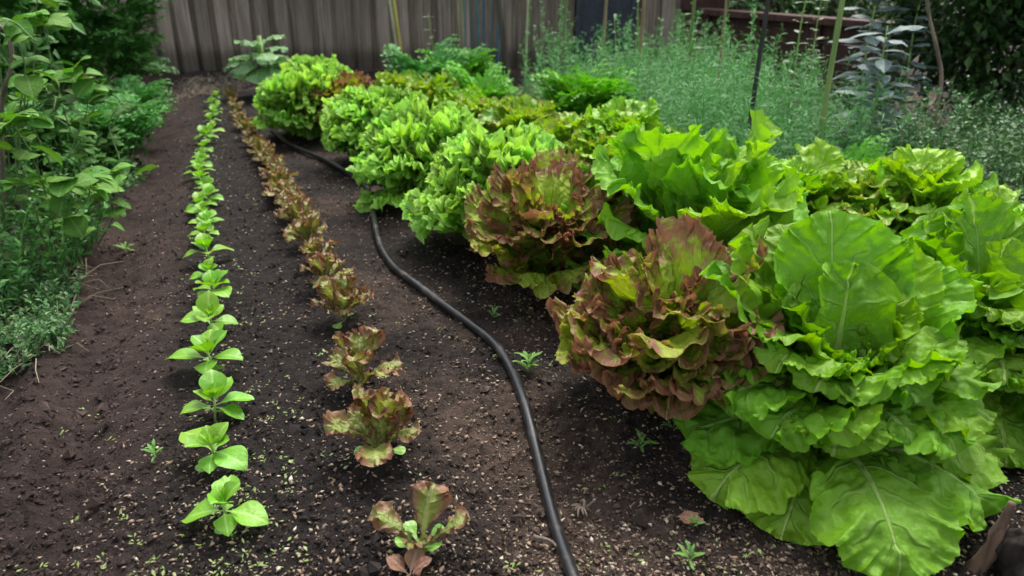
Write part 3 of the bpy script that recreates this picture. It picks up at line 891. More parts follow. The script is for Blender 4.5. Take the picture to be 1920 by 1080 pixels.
def rs_leaf(v, up):
    r_ = np.random.default_rng(1200 + v)
    return leaf_mesh('leaf', M['red_seedling'], L=.086 * r_.uniform(.9, 1.1), W=.0235 * r_.uniform(.9, 1.15), prof='spoon' if v % 2 else 'fan',
                     a=((8, 40, 1.4) if up else (26, 92, 1.4)), cup=.25 + .3 * (v % 3), ruf=((.0055, 6, 1.6), (.0045, 14, 2.0), (.0022, 30, 3)), curl=.8,
                     teeth=(.2, 26), blister=.006, bfreq=12, seed=1200 + v, nq=91, nr=10, twist=r_.uniform(-.4, .4))
rl_up = [rs_leaf(v, True) for v in range(5)]
rl_out = [rs_leaf(v + 10, False) for v in range(5)]
red_px = [(790, 1032, .95, 6), (712, 848, 1.1, 11), (676, 728, .98, 9), (645, 606, 1.0, 10), (612, 540, 1.0, 9), (598, 500, .95, 9), (580, 464, 1.0, 10), (562, 434, 1.0, 10),
          (552, 408, .95, 10), (540, 382, .95, 9), (528, 360, .95, 10), (518, 338, .9, 9), (506, 318, .9, 9), (494, 300, .9, 9), (482, 284, .85, 8), (466, 258, .9, 9), (456, 240, .9, 9), (446, 222, .85, 8), (440, 206, .8, 8), (434, 192, .8, 8),
          (546, 394, .9, 9), (534, 371, .9, 9), (523, 349, .9, 9), (512, 328, .9, 9), (500, 309, .85, 9), (488, 292, .85, 9), (474, 271, .85, 9), (557, 420, .9, 9)]
red_px.sort(key=lambda p: -p[1])
for i, (px, py, s_, n_) in enumerate(red_px):
    s_ *= 1.14 if i < 4 else .95
    n_ = int(n_ * 1.2)
    r_ = np.random.default_rng(1300 + i)
    x, y = G(px, py)
    t = thing('red_lettuce_seedling', ('nearest' if i == 0 else ORD[i]) + ' bronze-red lettuce seedling from the camera in the middle row', 'seedling', (x, y, H(x, y) - .003), 'red lettuce seedlings in the middle row')
    az = r_.uniform(0, 6)
    if i == 0:      # spindly: three long-stalked fans over a few small green leaves
        for me_, a_, tl, sc_ in [(rl_up[1], 170, .55, .92), (rl_up[3], 75, -.05, 1.12), (rl_up[1], 10, .50, .9), (rl_up[3], -60, .2, .55), (rl_up[1], 250, .35, .5)]:
            put_leaf(t, me_, rad(a_), .1, tl, sc_ * s_, (0, 0, .004))
        for a_ in (200, 320, 130, 30):
            put_leaf(t, cot[a_ % 2], rad(a_), 0, -.5, s_ * 1.25, (0, 0, .008), 'cotyledon')
        continue
    for k in range(n_):
        az += rad(137.5)
        up = k >= n_ * .45
        pool = rl_up if up else rl_out
        put_leaf(t, pool[r_.integers(5)], az, r_.uniform(-.2, .2), r_.uniform(-.2, .25), s_ * r_.uniform(.8, 1.1) * (1 if up else .95), (0, 0, .004 + .001 * k))
    for k in range(2):
        put_leaf(t, cot[k], az + k * PI, 0, 0, s_ * 1.1, (0, 0, .006), 'cotyledon')

# ------------------------------------------------------------------ the hose
hp = [(1092, 1130), (1072, 1070), (1040, 965), (1006, 835), (984, 760), (958, 690), (926, 644), (880, 602), (830, 566), (776, 530), (737, 495), (712, 455), (702, 412), (696, 372),
      (682, 342), (650, 320), (606, 298), (566, 280), (534, 262), (508, 236)]
P3 = []
for p in hp:
    x, y = G(*p, .012)
    P3.append((x, y, H(x, y) + .0085 + .0025 * math.sin(p[1] * .05)))
P3 = catmull(P3, 9)
V, F, U = tube(P3, .0088, 14)
g = Geo(); g.add(V, F, U)
tag(link('garden_hose', g.mesh('garden_hose', M['hose'])), 'black plastic irrigation hose curving across the bare soil', 'hose')

# ------------------------------------------------------------------ feathery fronds
def frond_geo(L, W, npin=9, nsub=5, arch=(15, 80), lw=.16, seed=0, droop=.2):
    r_ = np.random.default_rng(seed)
    g = Geo()
    ss = np.linspace(0, 1, 12)
    an = np.radians(arch[0] + (arch[1] - arch[0]) * ss ** 1.3)
    PX = np.r_[0, np.cumsum(np.sin(an[:-1]) * L / 11)]; PZ = np.r_[0, np.cumsum(np.cos(an[:-1]) * L / 11)]
    sp = np.stack([PX, 0 * PX, PZ], 1)
    V, F, U = tube(sp, np.linspace(L * .012, L * .003, 12), 4, False)
    g.add(V, F, U)
    def blade(p, d, up, l, w):
        d = d / np.linalg.norm(d); s_ = np.cross(d, up); s_ /= np.linalg.norm(s_) + 1e-9
        Vb = np.array([p, p + d * l * .5 + s_ * w, p + d * l, p + d * l * .5 - s_ * w])
        g.add(Vb, [(0, 1, 2, 3)])
    for k in range(npin):
        s = .25 + .73 * k / (npin - 1)
        p = np.array([np.interp(s, ss, PX), 0, np.interp(s, ss, PZ)])
        a = np.interp(s, ss, an)
        T = np.array([math.sin(a), 0, math.cos(a)]); N = np.array([-math.cos(a), 0, math.sin(a)])
        pl = W * math.sin(PI * min(1, .18 + .80 * s)) ** .8 * r_.uniform(.8, 1.15)
        for sd in (-1, 1):
            D = T * .65 + np.array([0, sd, 0]) * .85 + N * r_.uniform(-.3, .25)
            D /= np.linalg.norm(D)
            S2 = np.cross(D, N); S2 /= np.linalg.norm(S2)
            for m in range(nsub):
                f = (m + 1) / nsub
                pp = p + D * pl * f - N * droop * pl * f * f
                for sg in (-1, 1):
                    dd = D * .7 + S2 * sg * .8 + N * r_.uniform(-.45, .45)
                    blade(pp - D * pl / nsub * .5, dd, N + .3 * r_.normal(size=3), pl * .42 * (1.1 - .6 * f), pl * lw * (.55 - .25 * f))
            blade(p, D, N, pl * .9, pl * .035)
    return g.data()

def data_mesh(name, D, mat):
    V, F, U = D
    g = Geo(); g.add(V, F, U)
    return g.mesh(name, mat, False)

def merged(D, mats):
    """many copies of one piece of foliage as one mesh"""
    V, F, U = D
    n = len(V)
    Vs = np.concatenate([xform(V, m) for m in mats])
    Fs = np.concatenate([F + i * n for i in range(len(mats))])
    return Vs, Fs, np.tile(U, (len(mats), 1))

fr_c = [frond_geo(.26, .085, 9, 4, (8 + 5 * v, 75 + 10 * v), .30, 70 + v) for v in range(4)]
fm_light = [data_mesh('frond', d, M['carrot']) for d in fr_c]
fm_dark = [data_mesh('frond', d, M['carrot_dark']) for d in fr_c]
for n_, (px, py, s_, mset, lab, cnt) in enumerate([
        ((800), 205, 1.45, fm_dark, 'dark green feathery carrot top near the yellow bamboo stakes', 22),
        ((862), 205, 1.35, fm_light, 'green feathery carrot top in front of the thin green stake', 20),
        ((900), 236, 1.15, fm_light, 'small bright green feathery carrot top left of the dark wooden post', 18),
        ((1095), 265, 1.4, fm_light, 'bright green feathery carrot top in front of the tan bamboo stake', 24),
        ((1580), 372, .85, fm_light, 'bright green feathery carrot fronds beside the green and yellow stake', 9)]):
    r_ = np.random.default_rng(400 + n_)
    x, y = G(px, py)
    t = thing('carrot_plant', lab, 'carrot plant', (x, y, H(x, y)), 'feathery carrot tops')
    for k in range(cnt):
        put_leaf(t, mset[k % 4], k * 2.4 + r_.uniform(-.2, .2), r_.uniform(-.2, .2), rad(10) - rad(26) * k / cnt, s_ * r_.uniform(.8, 1.15), (0, 0, .005), 'frond')

# ------------------------------------------------------------------ blue-green fine-leaved mass
def feathery_mass(pts, hts, seed, needle=.030, width=.0016, per=46, lean=.25, curve=.12):
    r_ = np.random.default_rng(seed)
    Vs, Fs, n0 = [], [], 0
    for (x, y), h in zip(pts, hts):
        z0 = H(x, y)
        dirn = np.array([r_.normal(0, lean), r_.normal(0, lean), 1.0]); dirn /= np.linalg.norm(dirn)
        bend = r_.normal(0, curve, 2)
        s = np.linspace(0, 1, 7)
        C = np.stack([x + dirn[0] * h * s + bend[0] * h * s ** 2, y + dirn[1] * h * s + bend[1] * h * s ** 2, z0 + dirn[2] * h * s], 1)
        w_ = np.linspace(.0018, .0007, 7)
        a = r_.uniform(0, PI); sd = np.array([math.cos(a), math.sin(a), 0])
        V = np.concatenate([C - sd * w_[:, None], C + sd * w_[:, None]])
        Vs.append(V); Fs.append(np.array([(k, k + 1, k + 8, k + 7) for k in range(6)]) + n0); n0 += 14
        m = int(per * h / .35)
        f = r_.uniform(.08, 1.0, m)
        pc = np.stack([np.interp(f, s, C[:, k]) for k in range(3)], 1)
        az = r_.uniform(0, 2 * PI, m); el = r_.uniform(.1, 1.0, m)
        D = np.stack([np.cos(az) * np.cos(el), np.sin(az) * np.cos(el), np.sin(el)], 1)
        S = np.stack([-np.sin(az), np.cos(az), r_.normal(0, .5, m)], 1)
        l = needle * r_.uniform(.6, 1.3, m) * (1.15 - .6 * f)
        wd = width * r_.uniform(.7, 1.4, m)
        q0 = pc; q1 = pc + D * (l * .55)[:, None] + S * wd[:, None]; q2 = pc + D * l[:, None] - np.array([0, 0, 1]) * (l * .15)[:, None]; q3 = pc + D * (l * .55)[:, None] - S * wd[:, None]
        V = np.stack([q0, q1, q2, q3], 1).reshape(-1, 3)
        Vs.append(V); Fs.append((np.arange(m) * 4)[:, None] + np.arange(4)[None] + n0); n0 += 4 * m
    return np.concatenate(Vs), np.concatenate(Fs)

def in_px_quad(n, quad, seed):
    """random ground spots inside a four-sided plot given by its corners on the ground"""
    C = [np.array(G(*c)) for c in quad]
    r_ = np.random.default_rng(seed)
    u, v = r_.uniform(0, 1, (n, 1)), r_.uniform(0, 1, (n, 1))
    return (C[0] * (1 - u) + C[1] * u) * (1 - v) + (C[3] * (1 - u) + C[2] * u) * v

pts = in_px_quad(1500, [(965, 205), (1300, 165), (1760, 360), (1340, 375)], 11)
hts = .13 + .30 * np.random.default_rng(12).uniform(0, 1, len(pts)) ** 2.4
hts += .03 * sstep(3.2, 4.6, pts[:, 1])
V, F = feathery_mass(pts, hts, 13, needle=.058, width=.0017, per=56, lean=.14, curve=.10)
tag(link('feathery_greens', make_mesh('feathery_greens', V, F, None, M['feather'], False)), 'hazy mass of fine blue-green feathery foliage behind the lettuces', 'feathery greens', kind='stuff')

pts = in_px_quad(520, [(1640, 330), (1900, 250), (2150, 520), (1790, 430)], 15)
hts = np.random.default_rng(16).uniform(.12, .34, len(pts))
V, F = feathery_mass(pts, hts, 17, needle=.026, width=.0042, per=40, lean=.35)
tag(link('weeds', make_mesh('weeds', V, F, None, M['weed'], False)), 'tangle of grey-green weeds under the dark shrub', 'weeds', kind='stuff')
pts = in_px_quad(45, [(1660, 330), (1900, 260), (2100, 480), (1790, 430)], 18)
r_ = np.random.default_rng(19)
xyz = np.c_[pts, [H(*p) + r_.uniform(.15, .36) for p in pts]]
V, F = lumps(xyz, r_.uniform(.004, .008, len(xyz)), (.6, 1), 20)
tag(link('weed_flowers', make_mesh('weed_flowers', V, F, None, M['white_flower'], False)), 'tiny white flowers dotted over the grey-green weeds', 'flowers', kind='stuff')

# tall thin flowering stems that stand above the mass
tall = [(985, 215, .55), (1012, 235, .45), (1040, 225, .62), (1062, 215, .70), (1165, 240, .50), (1235, 245, .48), (1262, 250, .52), (1340, 290, .52), (1372, 280, .55), (1395, 270, .6), (1010, 190, .6), (1320, 250, .62)]
TL = ['thin leafy stem just right of the dark wooden post', 'short thin leafy stem, second to the right of the dark wooden post', 'thin leafy stem midway between dark post and tan stake',
      'tallest thin leafy stem left of the slate-blue panel', 'thin leafy stem between the two tan stakes', 'thin leafy stem right of the pale tan stake', 'thin leafy stem just left of the dull green stake',
      'thin leafy stem just right of the dull green stake', 'thin leafy stem midway between dull green and black stakes', 'thin leafy stem just left of the black stake',
      'far thin leafy stem close to the fence by the dark post', 'far thin leafy stem before the brown retaining wall']
for n_, (px, py, h) in enumerate(tall):
    x, y = G(px, py)
    V, F = feathery_mass([(x, y)], [h], 900 + n_, needle=.034, width=.0032, per=70, lean=.05, curve=.05)
    tag(link('tall_stem', make_mesh('tall_stem', V, F, None, M['feather'], False)), TL[n_], 'stem', 'tall stems above the feathery mass')

# ------------------------------------------------------------------ stakes
def stake(name, label, px, py, px_top, R, mat, h=1.35, nodes=0, curve=0.0, n=8, group='garden stakes'):
    x, y = G(px, py)
    # lean so that the stake crosses the upper edge of the view at px_top
    best, bl = None, 1e9
    for tilt in np.linspace(-.35, .35, 281):
        X, Y, Z = x + .5 * math.tan(tilt), y, .5
        cz = (Y * math.cos(PITCH) - (Z - CAM_H) * math.sin(PITCH)); cy = (Y * math.sin(PITCH) + (Z - CAM_H) * math.cos(PITCH))
        pxx, pyy = 960 + FPX * X / cz, 540 - FPX * cy / cz
        tgt = px + (px_top - px) * (py - pyy) / max(1, py)
        if abs(pxx - tgt) < bl: bl, best = abs(pxx - tgt), tilt
    s = np.linspace(-.06, h, 26)
    P = np.stack([x + s * math.tan(best) + curve * np.sin(s * 4), np.full_like(s, y), s + H(x, y)], 1)
    Rr = np.full(len(s), R * .82) * np.linspace(1.1, .9, len(s))
    if nodes:
        Rr = Rr * (1 + .16 * np.exp(-((((s * nodes) % 1) - .5) / .09) ** 2))
    V, F, U = tube(P - np.array([x, y, H(x, y)]), Rr, n)
    g = Geo(); g.add(V, F, U)
    return tag(link(name, g.mesh(name, mat), None, (x, y, H(x, y))), label, 'stake', group)

stake('bamboo_stake', 'pale bamboo stake leaning beside the yellow one at the fence', 756, 178, 730, .009, M['bamboo_pale'], nodes=4)
stake('bamboo_stake', 'yellow bamboo stake leaning on the pale one at the fence', 762, 172, 738, .011, M['bamboo_yellow'], nodes=4)
stake('bamboo_stake', 'thin green bamboo stake in front of the fence, behind the carrot tops', 862, 165, 863, .007, M['bamboo_green'], nodes=4)
stake('wooden_post', 'dark crooked wooden post beside the blue cords', 950, 205, 930, .018, M['post'], curve=.016)
stake('bamboo_stake', 'tan bamboo stake in front of the slate-blue panel', 1122, 205, 1137, .010, M['bamboo_tan'], nodes=4)
stake('bamboo_stake', 'pale tan bamboo stake just right of the slate-blue panel', 1190, 225, 1208, .010, M['bamboo_tan'], nodes=4)
stake('garden_stake', 'dull green stake in front of the brown boarded screen', 1282, 240, 1302, .009, M['bamboo_green'])
stake('garden_stake', 'black stake standing in the blue-green feathery plants', 1392, 325, 1440, .010, M['dark_metal'])
stake('bamboo_stake', 'long green and yellow bamboo stake beside the silvery plant', 1522, 345, 1580, .011, M['bamboo_green'], nodes=5)
stake('garden_stake', 'thin dull green stake between the dark wooden post and the slate-blue panel', 1052, 215, 1062, .006, M['bamboo_green'])
stake('bamboo_stake', 'thin tan stake between the black stake and the dull green one', 1335, 265, 1362, .006, M['bamboo_tan'])
stake('bamboo_stake', 'thin pale stake just right of the dark wooden post', 984, 205, 990, .006, M['bamboo_pale'])
# dry stalk
Yd = G(1750, 330)[1]
P = catmull([at_depth(px, py, Yd) for px, py in [(1746, 338), (1752, 230), (1765, 150), (1756, 90), (1742, 30), (1735, -30)]], 6)
V, F, U = tube(P - P[0], np.linspace(.008, .005, len(P)), 7)
g = Geo(); g.add(V, F, U)
tag(link('dry_stalk', g.mesh('dry_stalk', M['twig']), None, P[0]), 'pale dry bent stalk against the dark shrub', 'stalk')

# blue cords and band by the post
bx, by = G(905, 180)
bc = thing('blue_netting', 'blue plastic netting cords gathered beside the dark wooden post', 'netting', (bx, by, H(bx, by)))
for k, (dx, R, mm) in enumerate([(-.10, .008, 'teal'), (-.06, .006, 'blue'), (-.015, .012, 'teal'), (.02, .010, 'blue'), (.055, .006, 'teal'), (.09, .013, 'blue')]):
    P = [(dx + .008 * math.sin(k + z * 5), .004 * k, z) for z in np.linspace(-.02, 1.1, 12)]
    V, F, U = tube(P, R * .6, 6); g = Geo(); g.add(V, F, U)
    link('cord', g.mesh('cord', M[mm]), bc)
for z, R in ((.15, .010), (.17, .008)):
    P = [(x_, -.03 + .01 * math.sin(x_ * 40), z + .012 * math.sin(x_ * 25 + z * 30)) for x_ in np.linspace(-.08, .10, 14)]
    V, F, U = tube(P, R, 6); g = Geo(); g.add(V, F, U)
    link('band', g.mesh('band', M['blue']), bc)

# ------------------------------------------------------------------ silver plant, pale climbers
lance_s = [leaf_mesh('leaf', M['silver'], L=.105, W=.021, prof='lance', a=(62, 118, 1.0), cup=-.35, ruf=((.003, 3, 2),), seed=81 + v, nq=25, nr=5, fold=-.1) for v in range(3)]
lance_p = [leaf_mesh('leaf', M['pale'], L=.055, W=.012, prof='lance', a=(60, 110, 1.0), cup=-.3, ruf=((.002, 3, 2),), seed=85 + v, nq=21, nr=5) for v in range(3)]
def leafy_stem(name, label, cat, px, py, h, pool, step, s_, mat, seed, group=None, lean=.03, z0=.08, shape=1.0):
    r_ = np.random.default_rng(seed)
    x, y = G(px, py)
    t = thing(name, label, cat, (x, y, H(x, y)), group)
    lx, ly = r_.normal(0, lean, 2)
    P = [(lx * z + .01 * math.sin(z * 9), ly * z, z) for z in np.linspace(-.03, h, 14)]
    V, F, U = tube(P, np.linspace(.005, .002, 14), 6); g = Geo(); g.add(V, F, U)
    link('stem', g.mesh('stem', mat), t)
    k = 0
    for z in np.arange(z0, h, step):
        for m in range(2):
            az = k * 1.57 + m * PI + r_.uniform(-.4, .4)
            put_leaf(t, pool[r_.integers(3)], az, r_.uniform(-.2, .2), r_.uniform(-.25, .25), s_ * r_.uniform(.75, 1.15) * (1 - .45 * (z / h) * shape), (lx * z + .01 * math.sin(z * 9), ly * z, z))
        k += 1
    return t
for n_, (px, py, h, lab) in enumerate([(1585, 275, .95, 'tall silver-leaved plant right beside the green and yellow stake'), (1628, 260, 1.0, 'middle one of the tall silver-leaved plants'),
                                       (1668, 270, .92, 'silver-leaved plant nearest to the dark shrub'), (1610, 320, .5, 'short silver-leaved plant in front of the tall ones')]):
    leafy_stem('silver_leaf_plant', lab, 'plant', px, py, h, lance_s, .028, 1.35, M['stem'], 610 + n_, 'silver-leaved plants', shape=.2)
for n_, (px, py, h, lab) in enumerate([(1462, 262, .75, 'thin pale-leaved climber right of the black stake'), (1495, 250, .6, 'pale-leaved climber before the brown retaining wall'),
                                       (1190, 205, .55, 'small pale-leaved climber around the tan stake'), (1285, 215, .6, 'small pale climber around the dull green stake'),
                                       (1150, 195, .45, 'small pale climber in front of the slate-blue panel'), (738, 168, .3, 'small bushy plant at the foot of the yellow stake'),
                                       (815, 160, .42, 'thin leafy plant against the fence behind the dark carrot top')]):
    leafy_stem('pale_climber', lab, 'plant', px, py, h, lance_p, .04, 1.25, M['stem'], 640 + n_, None, .06)

# ------------------------------------------------------------------ kale at the back
kl = [leaf_mesh('leaf', M['kale'], L=.26, W=.075, prof='romaine', a=(35 + 8 * v, 125 + 8 * v, 1.1), cup=-.3, ruf=((.014, 5, 2), (.008, 12, 3)), curl=.6, teeth=(.12, 24), blister=.008, seed=95 + v, nq=61, nr=9) for v in range(3)]
x, y = G(500, 182)
t = thing('kale_plant', 'pale green arching kale on a stalk, in front of the fence', 'kale', (x, y, H(x, y)), None)
V, F, U = tube([(0, 0, -.02), (.01, 0, .15), (0, 0, .34)], [.018, .016, .012], 8); g = Geo(); g.add(V, F, U)
link('stalk', g.mesh('stalk', M['stem']), t)
for k in range(17):
    put_leaf(t, kl[k % 3], k * 2.4, 0, rad(4 + 14 * (k % 2)) - rad(22) * (k > 11), .9 - .2 * (k > 11), (0, 0, .12 + .009 * k))

# ------------------------------------------------------------------ shrubs
def leaf_cloud(centers, radii, n, size, seed, elong=1.7, shell=.55):
    r_ = np.random.default_rng(seed)
    V, F = [], []
    per = n // len(centers)
    for c, R in zip(centers, radii):
        d = r_.normal(size=(per, 3)); d /= np.linalg.norm(d, axis=1)[:, None]
        rr = (shell + (1 - shell) * r_.uniform(0, 1, per)) * (1 + .25 * r_.normal(size=per).clip(-1.5, 1.5))
        P = np.array(c) + d * rr[:, None] * np.array(R)
        D = d + r_.normal(0, .6, d.shape) + np.array([0, 0, -.25]); D /= np.linalg.norm(D, axis=1)[:, None]
        S = np.cross(D, r_.normal(size=D.shape)); S /= np.linalg.norm(S, axis=1)[:, None] + 1e-9
        N = np.cross(D, S)
        l = size * elong * r_.uniform(.6, 1.3, per)[:, None]; w_ = size * .5 * r_.uniform(.7, 1.2, per)[:, None]
        q = np.stack([P, P + D * l * .45 + S * w_ + N * w_ * .4, P + D * l, P + D * l * .45 - S * w_ + N * w_ * .4], 1)
        V.append(q.reshape(-1, 3))
    V = np.concatenate(V)
    F = np.arange(len(V)).reshape(-1, 4)
    return V, F

def shrub(name, label, base, centers, radii, n, size, mat, seed, extra=None, cat='shrub'):
    t = thing(name, label, cat, base)
    r_ = np.random.default_rng(seed)
    for k, (c, R) in enumerate(zip(centers, radii)):
        P = catmull([(0.02 * k, 0, -.03), (c[0] * .3 + r_.normal(0, .03), c[1] * .3, c[2] * .45), c], 6)
        V, F, U = tube(P, np.linspace(.018, .004, len(P)), 6); g = Geo(); g.add(V, F, U)
        link('branch', g.mesh('branch', M['twig']), t)
    V, F = leaf_cloud(centers, radii, n, size, seed)
    link('foliage', make_mesh('foliage', V, F, None, mat, False), t)['kind'] = 'stuff'
    return t

# dark shrub on the right
shrub('dark_shrub', 'dense dark green shrub in the top right corner', (2.02, 3.3, H(2.02, 3.3)),
      [(-.20, -.05, .55), (.05, -.1, .35), (.3, -.2, .62), (.0, .2, .95), (.55, -.1, .4), (-.05, -.25, .78), (.5, .1, .85)],
      [(.28, .28, .3), (.3, .28, .26), (.34, .3, .3), (.4, .35, .35), (.35, .3, .3), (.26, .25, .25), (.4, .35, .4)], 15000, .028, M['shrub'], 71)
shrub('distant_shrub', 'pale green foliage showing above the brown retaining wall', (2.1, 5.2, H(2.1, 5.2)),
      [(-.35, 0, .45), (0, .1, .6), (.4, 0, .5), (.75, -.3, .5)], [(.3, .25, .25)] * 4, 4500, .03, M['weed'], 73)

# feathery dark shrub on the left: sprays that fan out
bx, by = -2.12, 3.6
tb = thing('feathery_shrub', 'dark green shrub with fanned feathery sprays in the upper left', 'shrub', (bx, by, H(bx, by)))
sprays = [frond_geo(.34, .10, 10, 4, (20, 80 + 10 * v), .34, 170 + v) for v in range(3)]
r_ = np.random.default_rng(77)
for v in range(3):
    mats = []
    for k in range(58):
        az = r_.uniform(-2.6, .9); el = r_.uniform(0, 1)
        cz = .02 + .95 * el
        rad_ = .30 * math.sin(PI * min(.95, .18 + .75 * el))
        m = Matrix.Translation((rad_ * math.cos(az), rad_ * math.sin(az), cz)) @ Matrix.Rotation(az, 4, 'Z') @ Matrix.Rotation(r_.uniform(-.1, .5), 4, 'Y') @ Matrix.Rotation(r_.uniform(-.4, .4), 4, 'X') @ Matrix.Scale(r_.uniform(.7, 1.2), 4)
        mats.append(m)
    D = merged(sprays[v], mats)
    link('foliage', data_mesh('foliage', D, M['bush']), tb)['kind'] = 'stuff'
V, F = leaf_cloud([(0, 0, .35), (0, 0, .8)], [(.36, .36, .4), (.34, .34, .35)], 5000, .03, 78, 1.6, .3)
link('foliage', make_mesh('foliage', V, F, None, M['bush'], False), tb)['kind'] = 'stuff'
V, F, U = tube([(0, 0, -.03), (.02, 0, .5), (0, 0, 1.0)], [.03, .022, .01], 7); g = Geo(); g.add(V, F, U)
link('trunk', g.mesh('trunk', M['twig']), tb)

# overhanging feathery plants at the edge of the path
for n_, (px, py, s_, lab) in enumerate([(205, 305, 1.25, 'feathery green plant hanging over the path below the dark shrub'), (130, 330, 1.2, 'feathery green plant among the round-leaved vines on the left bank'),
                                        (240, 262, 1.2, 'feathery green plant nearest to the fence on the left bank')]):
    r_ = np.random.default_rng(420 + n_)
    x, y = G(px, py)
    t = thing('feathery_bank_plant', lab, 'plant', (x, y, H(x, y)), 'feathery plants on the left bank')
    ms = [data_mesh('frond', d, M['carrot_dark']) for d in fr_c[:3]] if n_ == 0 else ms
    for k in range(24):
        put_leaf(t, ms[k % 3], k * 2.4 + r_.uniform(-.2, .2), r_.uniform(-.2, .2), rad(12) - rad(24) * k / 24, s_ * r_.uniform(.8, 1.15), (0, 0, .01), 'frond')

# dark backdrop shrub further left, behind the vines
shrub('bank_shrub', 'dark leafy shrub behind the vines at the left edge', (-2.15, 2.75, H(-2.15, 2.75)),
      [(0, 0, .35), (-.2, .2, .6), (.15, .25, .5), (-.3, -.2, .3), (.1, .1, .8)], [(.3, .25, .25)] * 5, 7000, .035, M['bush'], 79)

# round-leaved vines
rv = [leaf_mesh('leaf', M['vine'], L=.085, W=.032, prof='round', a=(55 + 10 * v, 115 + 8 * v, 1.1), cup=-.25 + .15 * v, ruf=((.003, 2.5, 2),), seed=130 + v, nq=31, nr=7, fold=.1) for v in range(4)]
rvl = [leaf_mesh('leaf', M['vine_light'], L=.080, W=.031, prof='round', a=(50 + 10 * v, 105 + 10 * v, 1.1), cup=-.2 + .15 * v, ruf=((.003, 2.5, 2),), seed=140 + v, nq=31, nr=7, fold=.1) for v in range(4)]
vines = [((95, 500), .42, 'light'), ((150, 485), .26, 'light'), ((175, 440), .2, 'light'), ((60, 470), .6, 'light'), ((20, 450), .7, 'front'), ((120, 420), .46, 'light'), ((80, 400), .68, 'front'),
         ((160, 390), .4, 'front'), ((30, 400), .8, 'front'), ((200, 380), .3, 'front'), ((230, 330), .34, 'front'), ((130, 350), .6, 'front'), ((20, 520), .4, 'front')]
vlab = ['round-leaved vine with drooping stems, nearest of those in the middle of the left bank', 'light green round-leaved vine bending out over the path', 'short light green vine just behind the one over the path',
        'round-leaved vine climbing up near the grey wire', 'tall round-leaved vine at the left picture edge', 'round-leaved vine in the middle of the left bank', 'tall round-leaved vine in front of the dark bank shrub',
        'round-leaved vine above the bare path edge', 'tallest round-leaved vine behind the left edge', 'low round-leaved vine at the path edge', 'low round-leaved vine next to the feathery plants',
        'round-leaved vine below the feathery shrub', 'low round-leaved vine at the left edge above the straw']
for n_, ((px, py), h, kind) in enumerate(vines):
    r_ = np.random.default_rng(1500 + n_)
    x, y = G(px, py)
    t = thing('vine', vlab[n_], 'vine', (x, y, H(x, y)), 'round-leaved vines on the left bank')
    pool = rvl if kind == 'light' else rv
    for s_ in range(2 if kind == 'light' else 3):
        a = r_.uniform(0, 6.28) if kind != 'light' else r_.uniform(-1.2, .4)
        out = r_.uniform(.06, .16)
        P = catmull([(0, 0, -.02), (out * .3 * math.cos(a) + r_.normal(0, .02), out * .3 * math.sin(a), h * .4), (out * .7 * math.cos(a) + r_.normal(0, .03), out * .7 * math.sin(a) + r_.normal(0, .02), h * .8),
                     (out * math.cos(a), out * math.sin(a), h), (out * 1.5 * math.cos(a), out * 1.5 * math.sin(a), h * .93)], 6)
        V, F, U = tube(P, np.linspace(.0024, .0012, len(P)), 5); g = Geo(); g.add(V, F, U)
        link('stem', g.mesh('stem', M['vine_stem']), t)
        for k in range(int(9 + h * 16)):
            f = r_.uniform(.15, 1) * (len(P) - 1)
            p = P[int(f)]
            put_leaf(t, pool[r_.integers(4)], r_.uniform(-2.6, 1.0), r_.uniform(-.4, .4), r_.uniform(-.5, .5), r_.uniform(.36, .85) * (1.3 if kind == 'light' else 1), p)
# grey wire at the far left
Yw = G(20, 440)[1]
P = catmull([at_depth(px, py, Yw) for px, py in [(8, 440), (5, 300), (4, 190), (22, 120), (12, 60), (-30, 40)]], 6)
V, F, U = tube(P - P[0], .0055, 6); g = Geo(); g.add(V, F, U)
tag(link('grey_wire', g.mesh('grey_wire', M['twig']), None, P[0]), 'bent grey wire hoop at the left edge among the vines', 'wire')

# weeds and straw at the foot of the left bank
pts = in_px_quad(330, [(-60, 470), (150, 520), (110, 640), (-90, 720)], 25)
hts = np.random.default_rng(26).uniform(.02, .09, len(pts))
V, F = feathery_mass(pts, hts, 27, needle=.022, width=.0032, per=60, lean=.6)
tag(link('weeds', make_mesh('weeds', V, F, None, M['weed'], False)), 'low grey-green weeds at the foot of the left bank', 'weeds', kind='stuff')
pts = in_px_quad(300, [(-60, 250), (270, 300), (130, 520), (-90, 640)], 28)
hts = np.random.default_rng(29).uniform(.05, .30, len(pts))
V, F = feathery_mass(pts, hts, 30, needle=.03, width=.0045, per=34, lean=.5)
tag(link('undergrowth', make_mesh('undergrowth', V, F, None, M['bush'], False)), 'dark green undergrowth between the vines on the left bank', 'undergrowth', kind='stuff')
def straws(n, quad, seed, ln=(.03, .12)):
    r_ = np.random.default_rng(seed)
    pts = in_px_quad(n, quad, seed)
    g = Geo()
    for p in pts:
        l = r_.uniform(*ln); a = r_.uniform(0, 6.28); z = H(*p) + .006
        e = np.array([p[0] + l * math.cos(a), p[1] + l * math.sin(a)])
        m = (np.array(p) + e) / 2 + r_.normal(0, l * .08, 2)
        P = np.array([(p[0], p[1], z), (m[0], m[1], z + r_.uniform(.002, .03)), (e[0], e[1], H(*e) + r_.uniform(.004, .02))])
        V, F, U = tube(P, [.0012, .0011, .0007], 4, False); g.add(V, F, U)
    return g
tag(link('straw_litter', straws(110, [(-60, 440), (170, 480), (120, 650), (-90, 740)], 35).mesh('straw_litter', M['straw'])), 'dry straw and stalks lying on the left bank', 'straw', kind='stuff')
tag(link('dry_debris', straws(260, [(330, 150), (470, 138), (480, 172), (330, 190)], 36, (.03, .1)).mesh('dry_debris', M['straw'])), 'dry leaf litter at the foot of the fence', 'litter', kind='stuff')

